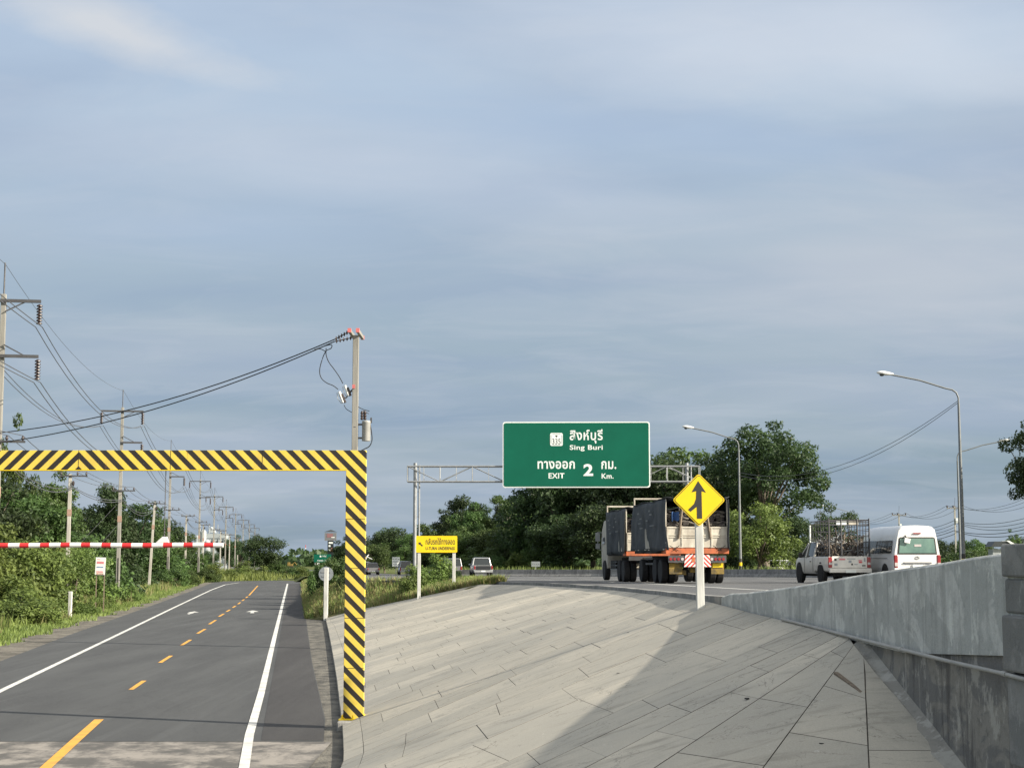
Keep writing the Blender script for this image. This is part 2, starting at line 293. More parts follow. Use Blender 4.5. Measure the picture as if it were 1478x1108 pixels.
# ------------------------------------------------------------------ mesh builder
class MB:
    def __init__(s): s.v = []; s.f = []; s.mi = []; s.tone = []
    def add(s, vs, fs, mi=0, tone=.5):
        o = len(s.v); s.v += [tuple(v) for v in vs]
        for f in fs: s.f.append(tuple(i + o for i in f)); s.mi.append(mi); s.tone.append(tone)
    def box(s, c, d, rz=0.0, rot=None, mi=0):
        hx, hy, hz = d[0] / 2, d[1] / 2, d[2] / 2
        m = rot if rot is not None else Matrix.Rotation(rz, 3, 'Z')
        vs = [Vector(c) + m @ Vector((x * hx, y * hy, z * hz)) for z in (-1, 1) for x, y in ((-1, -1), (1, -1), (1, 1), (-1, 1))]
        s.add(vs, [(3, 2, 1, 0), (4, 5, 6, 7), (0, 1, 5, 4), (1, 2, 6, 5), (2, 3, 7, 6), (3, 0, 4, 7)], mi); return s
    def tube(s, path, r, n=8, r2=None, caps=True, mi=0, rs=None):
        P = [Vector(p) for p in path]; k = len(P); rings = []
        up = Vector((0, 0, 1))
        for i, p in enumerate(P):
            t = (P[min(i + 1, k - 1)] - P[max(i - 1, 0)]).normalized()
            a = t.cross(up if abs(t.z) < .95 else Vector((1, 0, 0))).normalized(); b = t.cross(a)
            rr = rs[i] if rs else (r if r2 is None else lerp(r, r2, i / max(1, k - 1)))
            rings.append([p + (a * math.cos(2 * math.pi * j / n) + b * math.sin(2 * math.pi * j / n)) * rr for j in range(n)])
        vs = [v for ring in rings for v in ring]
        fs = [(i * n + j, i * n + (j + 1) % n, (i + 1) * n + (j + 1) % n, (i + 1) * n + j) for i in range(k - 1) for j in range(n)]
        if caps: fs += [tuple(range(n))[::-1], tuple(range((k - 1) * n, k * n))]
        s.add(vs, fs, mi); return s
    def lathe(s, prof, c=(0, 0, 0), axis='Z', n=16, mi=0):       # prof: (radius, height)
        vs = []
        for r, h in prof:
            for j in range(n):
                a = 2 * math.pi * j / n; x, y = r * math.cos(a), r * math.sin(a)
                v = {'Z': (x, y, h), 'X': (h, x, y), 'Y': (x, h, y)}[axis]; vs.append(Vector(c) + Vector(v))
        k = len(prof); fs = [(i * n + j, i * n + (j + 1) % n, (i + 1) * n + (j + 1) % n, (i + 1) * n + j) for i in range(k - 1) for j in range(n)]
        fs += [tuple(range(n))[::-1], tuple(range((k - 1) * n, k * n))]
        s.add(vs, fs, mi); return s
    def prism(s, poly, y0, y1, plane='XZ', mi=0):                 # polygon extruded
        def p3(a, b, y): return {'XZ': (a, y, b), 'XY': (a, b, y), 'YZ': (y, a, b)}[plane]
        n = len(poly); vs = [p3(a, b, y0) for a, b in poly] + [p3(a, b, y1) for a, b in poly]
        s.add(vs, [tuple(range(n))[::-1], tuple(range(n, 2 * n))] + [(i, (i + 1) % n, n + (i + 1) % n, n + i) for i in range(n)], mi); return s
    def loft(s, secs, caps=True, mi=0):
        n = len(secs[0]); vs = [p for q in secs for p in q]; k = len(secs)
        fs = [(i * n + j, i * n + (j + 1) % n, (i + 1) * n + (j + 1) % n, (i + 1) * n + j) for i in range(k - 1) for j in range(n)]
        if caps: fs += [tuple(range(n))[::-1], tuple(range((k - 1) * n, k * n))]
        s.add(vs, fs, mi); return s
    def sheet(s, rows, mi=0):                                     # rows of equal length
        n = len(rows[0]); vs = [p for r in rows for p in r]
        s.add(vs, [(i * n + j, i * n + j + 1, (i + 1) * n + j + 1, (i + 1) * n + j) for i in range(len(rows) - 1) for j in range(n - 1)], mi); return s
    def build(s, name, m, parent=None, bevel=0, smooth=False, tone=False):
        me = bpy.data.meshes.new(name); me.from_pydata(s.v, [], s.f)
        for k in (m if isinstance(m, (list, tuple)) else [m]): me.materials.append(M[k] if isinstance(k, str) else k)
        if any(s.mi): me.polygons.foreach_set('material_index', s.mi)
        if tone:
            a = me.attributes.new('tone', 'FLOAT', 'FACE'); a.data.foreach_set('value', s.tone)
        import bmesh
        if len(s.f) < 30000:
            bm = bmesh.new(); bm.from_mesh(me); bmesh.ops.recalc_face_normals(bm, faces=bm.faces); bm.to_mesh(me); bm.free()
        if smooth:
            me.polygons.foreach_set('use_smooth', [True] * len(me.polygons))
        o = bpy.data.objects.new(name, me); COL.objects.link(o)
        if smooth and smooth != 'all':
            try: me.set_sharp_from_angle(angle=R(38))
            except Exception: pass
        if parent: o.parent = parent
        if bevel:
            b = o.modifiers.new('bevel', 'BEVEL'); b.width = bevel; b.segments = 2; b.limit_method = 'ANGLE'; b.angle_limit = R(35)
        return o
def tag(o, label=None, cat=None, group=None, kind=None):
    if label: o['label'] = label
    if cat: o['category'] = cat
    if group: o['group'] = group
    if kind: o['kind'] = kind
    return o
def thing(name, loc, label, cat, rz=0.0, group=None, scale=None):
    o = bpy.data.objects.new(name, None); COL.objects.link(o); o.location = loc; o.rotation_euler = (0, 0, rz); o.empty_display_size = .2
    if scale: o.scale = scale
    return tag(o, label, cat, group)
def dup(root, loc, rz, label, scale=None):
    def cp(o, par):
        c = o.copy(); COL.objects.link(c); c.parent = par
        for ch in o.children: cp(ch, c)
        return c
    r = cp(root, None); r.location = loc; r.rotation_euler = (0, 0, rz); r['label'] = label
    if scale: r.scale = scale
    return r
def struct(o, kind='structure'): o['kind'] = kind; return o
def text_mesh(txt, bold=0.0):
    c = bpy.data.curves.new('t', 'FONT'); c.body = txt; c.size = 1; c.offset = bold; c.resolution_u = 4; c.space_character = 1.06
    o = bpy.data.objects.new('t', c); COL.objects.link(o)
    dg = bpy.context.evaluated_depsgraph_get(); dg.update()
    me = bpy.data.meshes.new_from_object(o.evaluated_get(dg)); COL.objects.unlink(o); bpy.data.objects.remove(o); return me
def lettering(txt, x0, x1, z0, z1, y, m, parent, bold=0.0, name='lettering', keep=False):
    """flat letters filling a box on a face that looks down -Y"""
    me = text_mesh(txt, bold); n = len(me.vertices)
    if n == 0: return None
    a = np.zeros(n * 3); me.vertices.foreach_get('co', a); a = a.reshape(-1, 3)
    lo, hi = a.min(0), a.max(0); sx = (x1 - x0) / (hi[0] - lo[0]); sz = (z1 - z0) / (hi[1] - lo[1])
    b = np.zeros_like(a); b[:, 0] = x0 + (a[:, 0] - lo[0]) * sx; b[:, 2] = z0 + (a[:, 1] - lo[1]) * sz; b[:, 1] = y
    me.vertices.foreach_set('co', b.ravel()); me.update(); me.materials.clear(); me.materials.append(M[m])
    o = bpy.data.objects.new(name, me); COL.objects.link(o); o.parent = parent
    return o

# ------------------------------------------------------------------ ground, roads
L_EDGE = [(4.12, 26), (3.97, 27.3), (3.66, 30), (3.5, 34), (3.1, 46), (1.3, 62), (-.5, 69), (-2.0, 74), (-3.6, 80), (-6.6, 82.5), (-9.2, 87), (-11.2, 100), (-14.5, 130), (-19, 160), (-25.5, 200), (-34, 250), (-55, 330), (-85, 450), (-115, 600)]
B_PATH = [(39, 26), (37, 60), (30.5, 95), (22.6, 125), (18.9, 131), (8.3, 145), (-4.9, 152), (-10.5, 160), (-10, 200), (-11, 235), (-30, 330), (-60, 450), (-90, 600)]
m = MB(); xs = [-1300, -600, -200, -90, -60, -45, -35, -25, -15, -8, -3.2, 5, 20, 60, 200, 600, 1300]; ys = [-60, 0, 20, 32, 60, 90, 120, 150, 183, 260, 500, 900, 1310]
m.sheet([[(x, y, zr(y) - .06) for x in xs] for y in ys]); struct(m.build('ground', 'ground'))
def strip(left, right, zf, name, mt, dz, ysub=None, n=3, kind='structure'):
    Y = sorted(set([p[1] for p in left] + [p[1] for p in right] + (ysub or [])))
    Y = [y for y in Y if max(left[0][1], right[0][1]) <= y <= min(left[-1][1], right[-1][1])]
    m = MB(); m.sheet([[(lerp(interp(left, y), interp(right, y), k / n), y, zf(y) + dz) for k in range(n + 1)] for y in Y])
    return struct(m.build(name, mt), kind)
RL = [(-9.9, 4), (-15.6, 45), (-16.5, 51), (-18.7, 66), (-24.6, 109), (-31.2, 156), (-35.0, 182), (-36.3, 192), (-35, 200), (-30, 206)]
RR = [(-1.9, 4), (-3.5, 30), (-3.9, 33), (-6.35, 50), (-10.9, 83), (-17.4, 130), (-24.2, 180), (-24.9, 190), (-24.6, 200), (-24, 206)]
ysub = [10, 20, 26, 29, 32, 40, 60, 75, 95, 120, 145, 170]
strip([(-18, 4), (-18.6, 29.0)], [(-3.0, 4), (-3.3, 29.0)], zr, 'concrete_road', 'apron', -.003, [10, 20])
strip([p for p in [(-14.3, 29.0)] + RL[1:]], [p for p in [(-3.45, 29.0)] + RR[2:]], zr, 'lower_road', 'asphalt', 0.0, ysub)
strip([(-18.2, 30), (-19, 51), (-20.6, 66), (-26.3, 109), (-33, 156), (-37, 182), (-39, 200)], [(-14, 30), (-15.2, 51), (-17.5, 66), (-23, 109), (-30, 156), (-34, 182), (-35, 200)], zr, 'gravel_shoulder', 'gravel', -.02, ysub)
strip([(-3.8, 10), (-4.2, 30), (-6.8, 50), (-11.2, 83), (-12, 90)], [(-1.8, 10), (-2.4, 30), (-5.2, 50), (-9.0, 83), (-10, 90)], zr, 'broken_kerb_strip', 'rubble', -.012, ysub)
m = MB(); Y = [26, 30, 36, 46, 54, 62, 69, 74, 80, 82.5, 87, 100, 115, 125, 131, 138, 145, 152, 160, 180, 200, 235, 250, 290, 330, 400, 450, 600]
m.sheet([[(lerp(interp(L_EDGE, y) , interp(B_PATH, y), k / 6), y, zh(y)) for k in range(7)] for y in Y])
m.sheet([[(interp(L_EDGE, y), y, zh(y)), (interp(L_EDGE, y) + .05, y, zh(y) - 3)] for y in Y if y < 200])
m.sheet([[(6.6 - .0875 * y + 0.02, y, 2.84 - .0073 * y) , (45, y, 2.84 - .0073 * y)] for y in (-10, 10, 26)])
struct(m.build('highway', 'asphalt_far'))
m = MB()
m.sheet([[(interp(B_PATH, y) + dx, y, (zh(y) - .03) if k < 3 else .55) for k, dx in enumerate((-.3, 8, 40, 120))] for y in [26, 60, 95, 110, 125, 131, 138, 145, 152, 160, 180, 200]])
struct(m.build('roadside_ground', 'verge'))
# bank between the two roads and behind the concrete slope
END = [on(470, 893, zr), at(518, 876, 77.5), at(560, 864, 75), at(588, 859, 73.5), at(650, 848, 71), at(693, 843, 69.5)]
END[0].z += .12
END = [END[0].lerp(END[5], t) for t in (0, .2, .4, .6, .8, 1)]
m = MB(); rows = []
for y in [69.6, 71, 73.5, 75, 77.5, 80, 83, 87, 95, 100, 115, 130, 160, 180, 196]:
    xl = interp(RR, y) - .05 if y >= 81 else interp([(END[k].x - .35, END[k].y) for k in (5, 4, 3, 2, 1, 0)], y)
    zl = zr(y) - .04 if y >= 81 else interp([(END[k].z - .12, END[k].y) for k in (5, 4, 3, 2, 1, 0)], y)
    xr = interp(L_EDGE, y) + .4; zt = zh(y) - .05
    zl += .13 if y < 81 else 0
    rows.append([(xl - .1, y, zl - .2)] + [(lerp(xl + (.40 if y < 81 else 0), xr, t), y, lerp(zl, zt, t ** .8) + (.06 * math.sin(y * 1.3 + t * 7) if 0 < t < 1 else 0)) for t in (0, .2, .4, .6, .8, 1)])
m.sheet(rows); struct(m.build('grass_bank', 'verge'))
BANK = rows
rows = []
for y in (190, 200, 215, 235, 260, 300, 330):
    x = interp(L_EDGE, y); rows.append([(x - 9 + (0 if y > 206 else 6.5), y, .60), (x - 1.2, y, zh(y) - .15), (x + .3, y, zh(y) - .04)])
m = MB(); m.sheet(rows); struct(m.build('grass_bank', 'ground'))
# darker sealed shoulders outside the edge lines, newer surfacing on the right lane
strip([(-3.9 - .139 * (y - 26) - .29, y) for y in (29.2, 60, 100, 150, 178)], [(x - .02, y) for x, y in [(-3.45, 29.2)] + RR[2:7]], zr, 'sealed_shoulder', 'shoulder', .004, ysub)
# markings of the lower road
def line_poly(pts, wd, zf, dz, name, mt, kind='structure'):
    m = MB(); rows = []
    for i, (x, y) in enumerate(pts):
        a, b = pts[max(i - 1, 0)], pts[min(i + 1, len(pts) - 1)]; t = Vector((b[0] - a[0], b[1] - a[1])).normalized(); nx, ny = t.y * wd / 2, -t.x * wd / 2
        rows.append([(x - nx, y - ny, zf(y) + dz), (x + nx, y + ny, zf(y) + dz)])
    m.sheet(rows); return m
def dens(pts, step=6):
    o = []
    for (x0, y0), (x1, y1) in zip(pts, pts[1:]):
        n = max(1, int(math.hypot(x1 - x0, y1 - y0) / step)); o += [(lerp(x0, x1, i / n), lerp(y0, y1, i / n)) for i in range(n)]
    return o + [pts[-1]]
p2 = lambda px, py: tuple(on(px, py, zr)[:2])
m = line_poly(dens([p2(351, 1115), p2(360, 1060), p2(377, 1000), p2(396, 920), p2(415, 842)]), .17, zr, .006, '', ''); struct(m.build('edge_line', 'line_w'))
m = line_poly(dens([p2(-120, 1056), p2(0, 997), p2(159, 921), p2(250, 877), p2(305, 851), p2(325, 843.5), p2(345, 840.5)]), .17, zr, .006, '', ''); struct(m.build('edge_line', 'line_w'))
m = MB(); A_, B_ = Vector((*p2(145, 1038), 0)), Vector((*p2(307, 895), 0))
q = line_poly([p2(58, 1115), p2(106, 1071), p2(143, 1038)], .19, zr, .008, '', ''); m.v += q.v; m.f += q.f; m.mi += q.mi; m.tone += q.tone
for (a, b, c, d) in [(189, 995, 208, 982), (231, 956, 247, 946), (262, 931, 275, 923), (285, 914, 296, 907.5), (302, 900.5, 311.5, 894.5), (316, 889.5, 323, 885.5), (327, 882.5, 332, 879.5), (336, 876.5, 340, 874), (343.5, 871.5, 347, 869), (349.5, 866.8, 352.5, 864.5), (355, 862.5, 357.5, 860.6), (359.5, 858.8, 372, 845)]:
    q = line_poly([p2(a, b), p2(c, d)], .13, zr, .008, '', ''); m.add(q.v, q.f)
struct(m.build('centre_line', 'line_y'))
def arrow(pts, name):
    m = MB()
    for poly in pts: m.add([tuple(on(x, y, lambda Y: zr(Y) + .008)) for x, y in poly], [tuple(range(len(poly)))])
    struct(m.build(name, 'line_w'))
arrow([[(355, 882.6), (373.5, 882.4), (366.6, 880.6), (363.6, 880.6)], [(361, 884.3), (367, 884.3), (366.6, 882.6), (362, 882.6)]], 'road_arrow')
arrow([[(270, 884.8), (275.5, 883.6), (287, 883.2), (281, 881.8), (273, 883)], [(273, 886), (279, 884.2), (281, 883.2), (276.6, 883.2), (270, 885.6)]], 'road_arrow')
# highway markings
m = MB()
q = line_poly(dens([(7.6, 28), (6.1, 40.6), (5.3, 58), (3.9, 76), (1.0, 88), (-5, 104), (-11.5, 130), (-17, 160), (-23, 200)], 5), .2, zh, .006, '', ''); m.add(q.v, q.f)
for t in (.38, .66):
    for y in range(60, 240, 9):
        pts = [(lerp(interp(L_EDGE, yy), interp(B_PATH, yy), t), yy) for yy in (y, y + 3.6)]
        q = line_poly(pts, .17, zh, .006, '', ''); m.add(q.v, q.f)
q = line_poly(dens([(lerp(interp(L_EDGE, yy), interp(B_PATH, yy), .92), yy) for yy in range(40, 220, 8)], 8), .17, zh, .006, '', ''); m.add(q.v, q.f)
struct(m.build('highway_lines', 'line_w'))
# kerb lip along the top of the slope
m = MB()
ed = [p for p in dens(L_EDGE[:7], 1.5) if p[1] > 27.2]
m.loft([[(x - .10, y, zh(y) - .25), (x + .12, y, zh(y) - .25), (x + .12, y, zh(y) + .02), (x - .08, y, zh(y) + .02 + random.uniform(-.012, .012))] for x, y in ed])
struct(m.build('kerb', 'block'))

# ------------------------------------------------------------------ concrete slope of slabs
WX = lambda Y: 6.21 - .0875 * Y            # left face of the parapet wall
def onwall(px, py, off=0.0):
    r = ray(px, py); t = (6.21 + off) / (r.x + .0875 * r.y); return Vector((r.x * t, r.y * t, CZ + r.z * t))
apex = onwall(1240, 927)
def tz(px, py, Y): return at(px, py, Y)
Tpts = [apex + Vector((-.05, -.6, -.15)), apex + Vector((-.06, -.1, -.02)), onwall(1230, 921), onwall(1215, 916), onwall(1195, 909), onwall(1165, 902), onwall(1130, 894), onwall(1090, 885), onwall(1045, 873)]
top_line = [(p.x - .03, p.y, p.z) for p in Tpts] + [(3.70, 28.4, zh(28) - .11), (3.60, 30, zh(30) - .08), (3.52, 32, zh(32) - .07), (3.42, 34, zh(34) - .07), (3.26, 38, zh(38) - .07), (3.0, 46, zh(46) - .08), (2.1, 54, zh(54) - .08), (1.15, 62, zh(62) - .09), (.2, 66, zh(66) - .09), (END[5].x, END[5].y, END[5].z)]
toe = {}
def B(px, py, dz=.10):
    p = on(px, py, lambda Y: zr(Y) + dz); return (p.x, p.y, p.z)
kz = .355
def fanpt(az, r):
    return (apex.x + r * math.cos(R(az)), apex.y + r * math.sin(R(az)), max(.05, apex.z - kz * r))
rr_ = (apex.z - .05) / kz
seams = []                                  # (top, toe)
for (k, az) in ((0, -84), (0, -101.6), (1, -120.4), (2, -140.5), (3, -154), (4, -165.5), (5, -176)):
    a, b = Vector(top_line[int(k)]), Vector(top_line[min(int(k) + 1, len(top_line) - 1)]); seams.append((tuple(a.lerp(b, k - int(k))), fanpt(az, rr_)))
toe_pts = [(-2.52, 21.2, .09), (-2.64, 23.4, .10), B(495, 1108), B(496, 1075), B(494, 1043), B(490, 1012), B(487, 985), B(484, 965), B(481, 947), B(478, 930), B(475.5, 917), B(473.5, 906), B(471, 897)]
tp = top_line[5:]
def resample(pts, n):
    P = [Vector(p) for p in pts]; d = [0]
    for a, b in zip(P, P[1:]): d.append(d[-1] + (b - a).length)
    o = []
    for i in range(n):
        s = d[-1] * i / (n - 1)
        for j in range(len(P) - 1):
            if s <= d[j + 1] + 1e-6: o.append(P[j].lerp(P[j + 1], (s - d[j]) / max(1e-6, d[j + 1] - d[j]))); break
    return o
rs0 = random.Random(12); NS = 35
toeR = resample([seams[-1][1]] + toe_pts, 800); topR = resample(tp, 800)
for i in range(1, NS + 1):
    t = i / NS + (rs0.uniform(-.12, .12) / NS if i < NS else 0); seams.append((tuple(topR[min(799, int((t ** .90) * 799))]), tuple(toeR[min(799, int(t ** 1.04 * 799))])))
seams[-1] = ((END[5].x, END[5].y, END[5].z), (END[0].x, END[0].y, END[0].z))
NSE = len(seams) - 1
def patch(i, u, v, dz=0.0):
    (a0, b0), (a1, b1) = seams[i], seams[i + 1]
    P = Vector(a0).lerp(Vector(b0), v).lerp(Vector(a1).lerp(Vector(b1), v), u)
    kf = min(1, max(0, (i + u - 3) / 6)) * min(1, (NSE - i - u) / 12)
    P.z += .015 * kf * 4 * v * (1 - v) + dz; return P
m = MB(); rs = random.Random(5); holes = []
for i in range(len(seams) - 1):
    (a0, b0), (a1, b1) = seams[i], seams[i + 1]
    L = ((Vector(a0) - Vector(b0)).length + (Vector(a1) - Vector(b1)).length) / 2
    sl_ = 1.35 if i < 5 else (1.7 if i < 12 else 1.35)
    cuts = [0.0]; pos = rs.uniform(.3, 1.0) * sl_
    while pos < L - .55: cuts.append(pos / L); pos += sl_ * rs.uniform(.85, 1.2)
    if (L - .38) / L > cuts[-1] + .03: cuts.append((L - .38) / L)
    cuts.append(1.0)
    m.sheet([[patch(i, u, v, -.025) for u in (0, .5, 1)] for v in [k / 8 for k in range(9)]], mi=1)
    lift = 0.0; st_tone = rs.random()
    for v0, v1 in zip(cuts, cuts[1:]):
        wv = rs.uniform(.0025, .006) / L
        W0 = (patch(i, 0, v0) - patch(i, 1, v0)).length; W1 = (patch(i, 0, v1) - patch(i, 1, v1)).length
        ga = rs.uniform(.004, .012) if i > 6 else .008
        wu0, wu1 = min(.25, ga / max(W0, .05)), min(.25, ga / max(W1, .05))
        dz = lift + rs.uniform(-.0025, .0025); nu = 3; vv = (v0 + wv, (v0 + v1) / 2, v1 - wv); tone = .6 * st_tone + .4 * rs.random()
        tops = []
        for k, v in enumerate(vv):
            wu = lerp(wu0, wu1, k / 2); tops.append([patch(i, lerp(wu, 1 - wu, q / nu), v, dz) for q in range(nu + 1)])
        vs = [p for r_ in tops for p in r_]; n1 = nu + 1
        fs = [(a * n1 + b, a * n1 + b + 1, (a + 1) * n1 + b + 1, (a + 1) * n1 + b) for a in range(2) for b in range(nu)]
        m.add(vs, fs, 0, tone)
        per = [tops[0][q] for q in range(n1)] + [tops[k][-1] for k in (1, 2)] + [tops[2][q] for q in range(nu - 1, -1, -1)] + [tops[1][0]]
        lo = [p - Vector((0, 0, .05)) for p in per]; c = len(per)
        m.add(per + lo, [(k, (k + 1) % c, c + (k + 1) % c, c + k) for k in range(c)], 1, tone * .4)
        if rs.random() < .10 and v1 < .97: holes.append(patch(i, rs.uniform(.3, .7), rs.uniform(v0 + .3 * (v1 - v0), v1 - .3 * (v1 - v0)), dz))
# vertical face at the foot, and the end face
foot = [Vector(s[1]) for s in seams]
m.sheet([[p + Vector((0, 0, .0)), Vector((p.x, p.y, zr(p.y) - .1))] for p in foot])
struct(m.build('concrete_slope', ['slab', 'mortar'], tone=True))
m = MB()
for p in holes: m.lathe([(.028, .001), (.028, .005)], (p.x, p.y, p.z), n=10)
for px, py in ((1186, 1073), (1213, 1013), (1232, 990), (1078, 1008)):
    best = None
    for k in range(1200):
        Y = 15 + k * .01; q = at(px, py, Y); d = math.hypot(q.x - apex.x, q.y - apex.y)
        if q.z <= apex.z - kz * d + .0: best = q; break
    if best: m.lathe([(.03, 0), (.03, .012)], (best.x, best.y, best.z), n=12)
struct(m.build('weep_holes', 'black'))

# ------------------------------------------------------------------ parapet and retaining wall
wall = thing('parapet_wall', (5.0, 14.8, 0), 'grey cement parapet and stained retaining wall beside the concrete slope', 'wall')
def wl(o): o.location = (-wall.location.x, -wall.location.y, 0); return o
topc = [(onwall(1037, 866)), onwall(1041, 860.5), onwall(1052, 856), onwall(1075, 855), onwall(1100, 852), onwall(1150, 845), onwall(1200, 836), onwall(1250, 827), onwall(1300, 820), onwall(1350, 813), onwall(1400, 804), onwall(1452, 796.5), ]
topc.append(Vector((WX(3), 3, topc[-1].z + .02)))
def lowz(Y): return interp([(2.42, 10), (2.38, 15.2), (2.31, 16.6), (2.22, 18.4), (2.26, 20), (2.34, 24), (2.36, 27.5)], Y)
m = MB(); secs = []
for k, p in enumerate(topc):
    y = p.y; zl = lowz(y); w_ = .32 if k > 1 else .22
    o_ = .10 if k == 0 else .0
    secs.append([(WX(y) + o_, y, zl - (.0 if k else 0)), (WX(y) + o_, y, lerp(zl, p.z, .6)), (WX(y) + o_ + .0, y, p.z - .03), (WX(y) + o_ + .04, y, p.z), (WX(y) + w_ - .03, y, p.z), (WX(y) + w_, y, p.z - .03), (WX(y) + w_, y, zl)])
m.loft(secs); wl(m.build('parapet', 'plaster', wall, smooth=True))
m = MB(); secs = []
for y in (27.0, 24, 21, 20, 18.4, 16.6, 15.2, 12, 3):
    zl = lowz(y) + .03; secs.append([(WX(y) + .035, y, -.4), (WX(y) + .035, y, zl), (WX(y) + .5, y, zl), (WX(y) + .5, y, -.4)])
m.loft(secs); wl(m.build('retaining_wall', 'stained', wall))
m = MB()
for y0, y1 in ((15.3, 20.5), (20.6, 24.8)):
    q = [(WX(y) - .004, y, lowz(y) + d) for y, d in ((y0, .10), (y1, .02), (y1, .17), (y0, .30))]
    m.add(q, [(0, 1, 2, 3)])
pt = thing('block_pillar', (WX(15.4), 15.42, 0), 'stack of rough concrete blocks at the near end of the grey parapet', 'pillar', rz=R(5))
zt = at(1465, 783, 15.2).z
hs = [.34, .35, .56, .9]; z_ = zt
for k, h_ in enumerate(hs):
    m = MB(); off = (-.0, .06, -.03, .04)[k]
    m.box((.25 + off * .5, -.62, z_ - h_ / 2), (.62, 1.15, h_ - .022)); o = m.build('concrete_block', 'block', pt, bevel=.022); z_ -= h_
pp = [onwall(px, py, -.06) for px, py in ((1128, 893), (1180, 906), (1240, 921.5), (1300, 936.5), (1370, 954), (1450, 972), (1475, 979))] 
pp.append(Vector((WX(13), 13, pp[-1].z - .02)))
m = MB(); m.tube(pp, .022, 10); pr = thing('drain_pipe', tuple(pp[0]), 'thin grey pipe running along the foot of the parapet wall', 'pipe')
o = m.build('pipe_run', 'pvc', pr, smooth=True); o.location = -pp[0]
for k in (1, 3, 5):
    m = MB(); a, b = pp[k], pp[k + 1]; d = (b - a).normalized(); m.tube([a - d * .05, a + d * .05], .028, 10); o = m.build('coupling', 'pvc', pr, smooth=True); o.location = -pp[0]
m = MB(); rows = []; rf = random.Random(8)
for k in range(26):
    y = 13.4 + k * (20.1 - 13.4) / 25; d0 = math.hypot(WX(y) - apex.x, y - apex.y); wd_ = .16 + .035 * d0 * 1.6 + rf.uniform(-.06, .08)
    rows.append([(WX(y) + .05 - wd_ * t, y, apex.z - kz * math.hypot(WX(y) - wd_ * t - apex.x, y - apex.y) + (.10 * (1 - t) ** 2 + .006 + rf.uniform(0, .008) * (t < 1) - (.03 if t == 1 else 0))) for t in (0, .25, .5, .75, .95, 1)])
m.sheet(rows); struct(m.build('mortar_fillet', 'fillet', smooth='all'))
# board on the slope
def onfan(px, py, up=0.0):
    for k in range(1500):
        q = at(px, py, 14 + k * .01); d = math.hypot(q.x - apex.x, q.y - apex.y)
        if q.z <= apex.z - kz * d + up: return q
a, b = onfan(1206, 971, .03), onfan(1244, 1000, .03); d = (b - a).normalized(); sdv = d.cross(Vector((0, 0, 1))).normalized(); u_ = sdv.cross(d)
rot = Matrix((d, sdv, u_)).transposed()
bd = thing('timber_board', tuple(a), 'weathered timber board lying on the fan of concrete slabs', 'board')
m = MB(); m.box((b - a) / 2, ((b - a).length, .055, .04), rot=rot); m.build('plank', 'wood', bd, bevel=.004)
m = MB(); m.box((b - a) + sdv * -.07 - d * .03, (.05, .12, .03), rot=rot); m.build('end_block', 'wood', bd, bevel=.004)
# median barrier
m = MB(); bp = dens([(31.2, 92), (22.6, 125), (18.9, 131), (8.3, 145), (-4.9, 152), (-10.5, 157)], 3)
secs = []
for i, (x, y) in enumerate(bp):
    a, b = bp[max(i - 1, 0)], bp[min(i + 1, len(bp) - 1)]; t = Vector((b[0] - a[0], b[1] - a[1])).normalized(); nx, ny = t.y, -t.x; z = zh(y)
    secs.append([(x + nx * s, y + ny * s, z + h) for s, h in ((-.30, 0), (-.27, .1), (-.13, .28), (-.09, .66), (.09, .66), (.13, .28), (.27, .1), (.30, 0))])
m.loft(secs); br = m.build('concrete_barrier', 'barrier'); tag(br, 'long low weathered concrete barrier across the far side of the highway', 'barrier')

# ------------------------------------------------------------------ height gate with its hanging bar
def stripes(name, per, ph):
    g = G(name); s = g.xyz(); a = g.math('ADD', g.math('ABSOLUTE', s[0]), s[2]); f = g.math('FRACT', g.math('DIVIDE', g.math('SUBTRACT', a, ph), per))
    d = g.noise(g.map((2, 2, .7)), 2.5, 6, .6)
    yl = g.mix(g.ramp(d, .40, .70, 0, .6), (.72, .545, .085), (.55, .40, .08)); k = g.mix(g.ramp(f, .485, .50), (.024, .021, .019), yl)
    sc_ = g.noise(g.map((3, 3, 9)), 3.0, 9, .8); k = g.mix(g.ramp(sc_, .64, .69, 0, .8), k, (.30, .27, .22)); ru = g.noise(g.map((5, 5, .8), loc=(3, 1, 0)), 2.2, 8, .75); k = g.mix(g.ramp(ru, .62, .70, 0, .6), k, (.16, .075, .03))
    g.bump(g.noise(g.tc, 5, 4), .15, .02); return g.out(k, g.ramp(d, .3, .7, .42, .68), .4)
GY = 31.3
xc = at(115, 664, GY).x; zb0 = at(300, 678, GY).z; zb1 = at(300, 650, GY).z
M['stripes'] = stripes('black_yellow_stripes', .289, .222)
gx0, gx1 = at(498, 850, GY).x, at(527, 850, GY).x
gate = thing('height_gate', (xc, GY, zb0), 'black and yellow striped height limit gate spanning the lower road', 'gate')
def hollow(m, x0, x1, z0, z1, y0=-.07, y1=.07):
    m.box(((x0 + x1) / 2, 0, (z0 + z1) / 2), (x1 - x0, y1 - y0, z1 - z0))
hx = gx1 - xc; wpost = gx1 - gx0; hb = zb1 - zb0
m = MB(); hollow(m, -hx, hx, 0, hb); m.build('beam', 'stripes', gate, bevel=.006)
base_z = at(511, 1036, GY).z - zb0
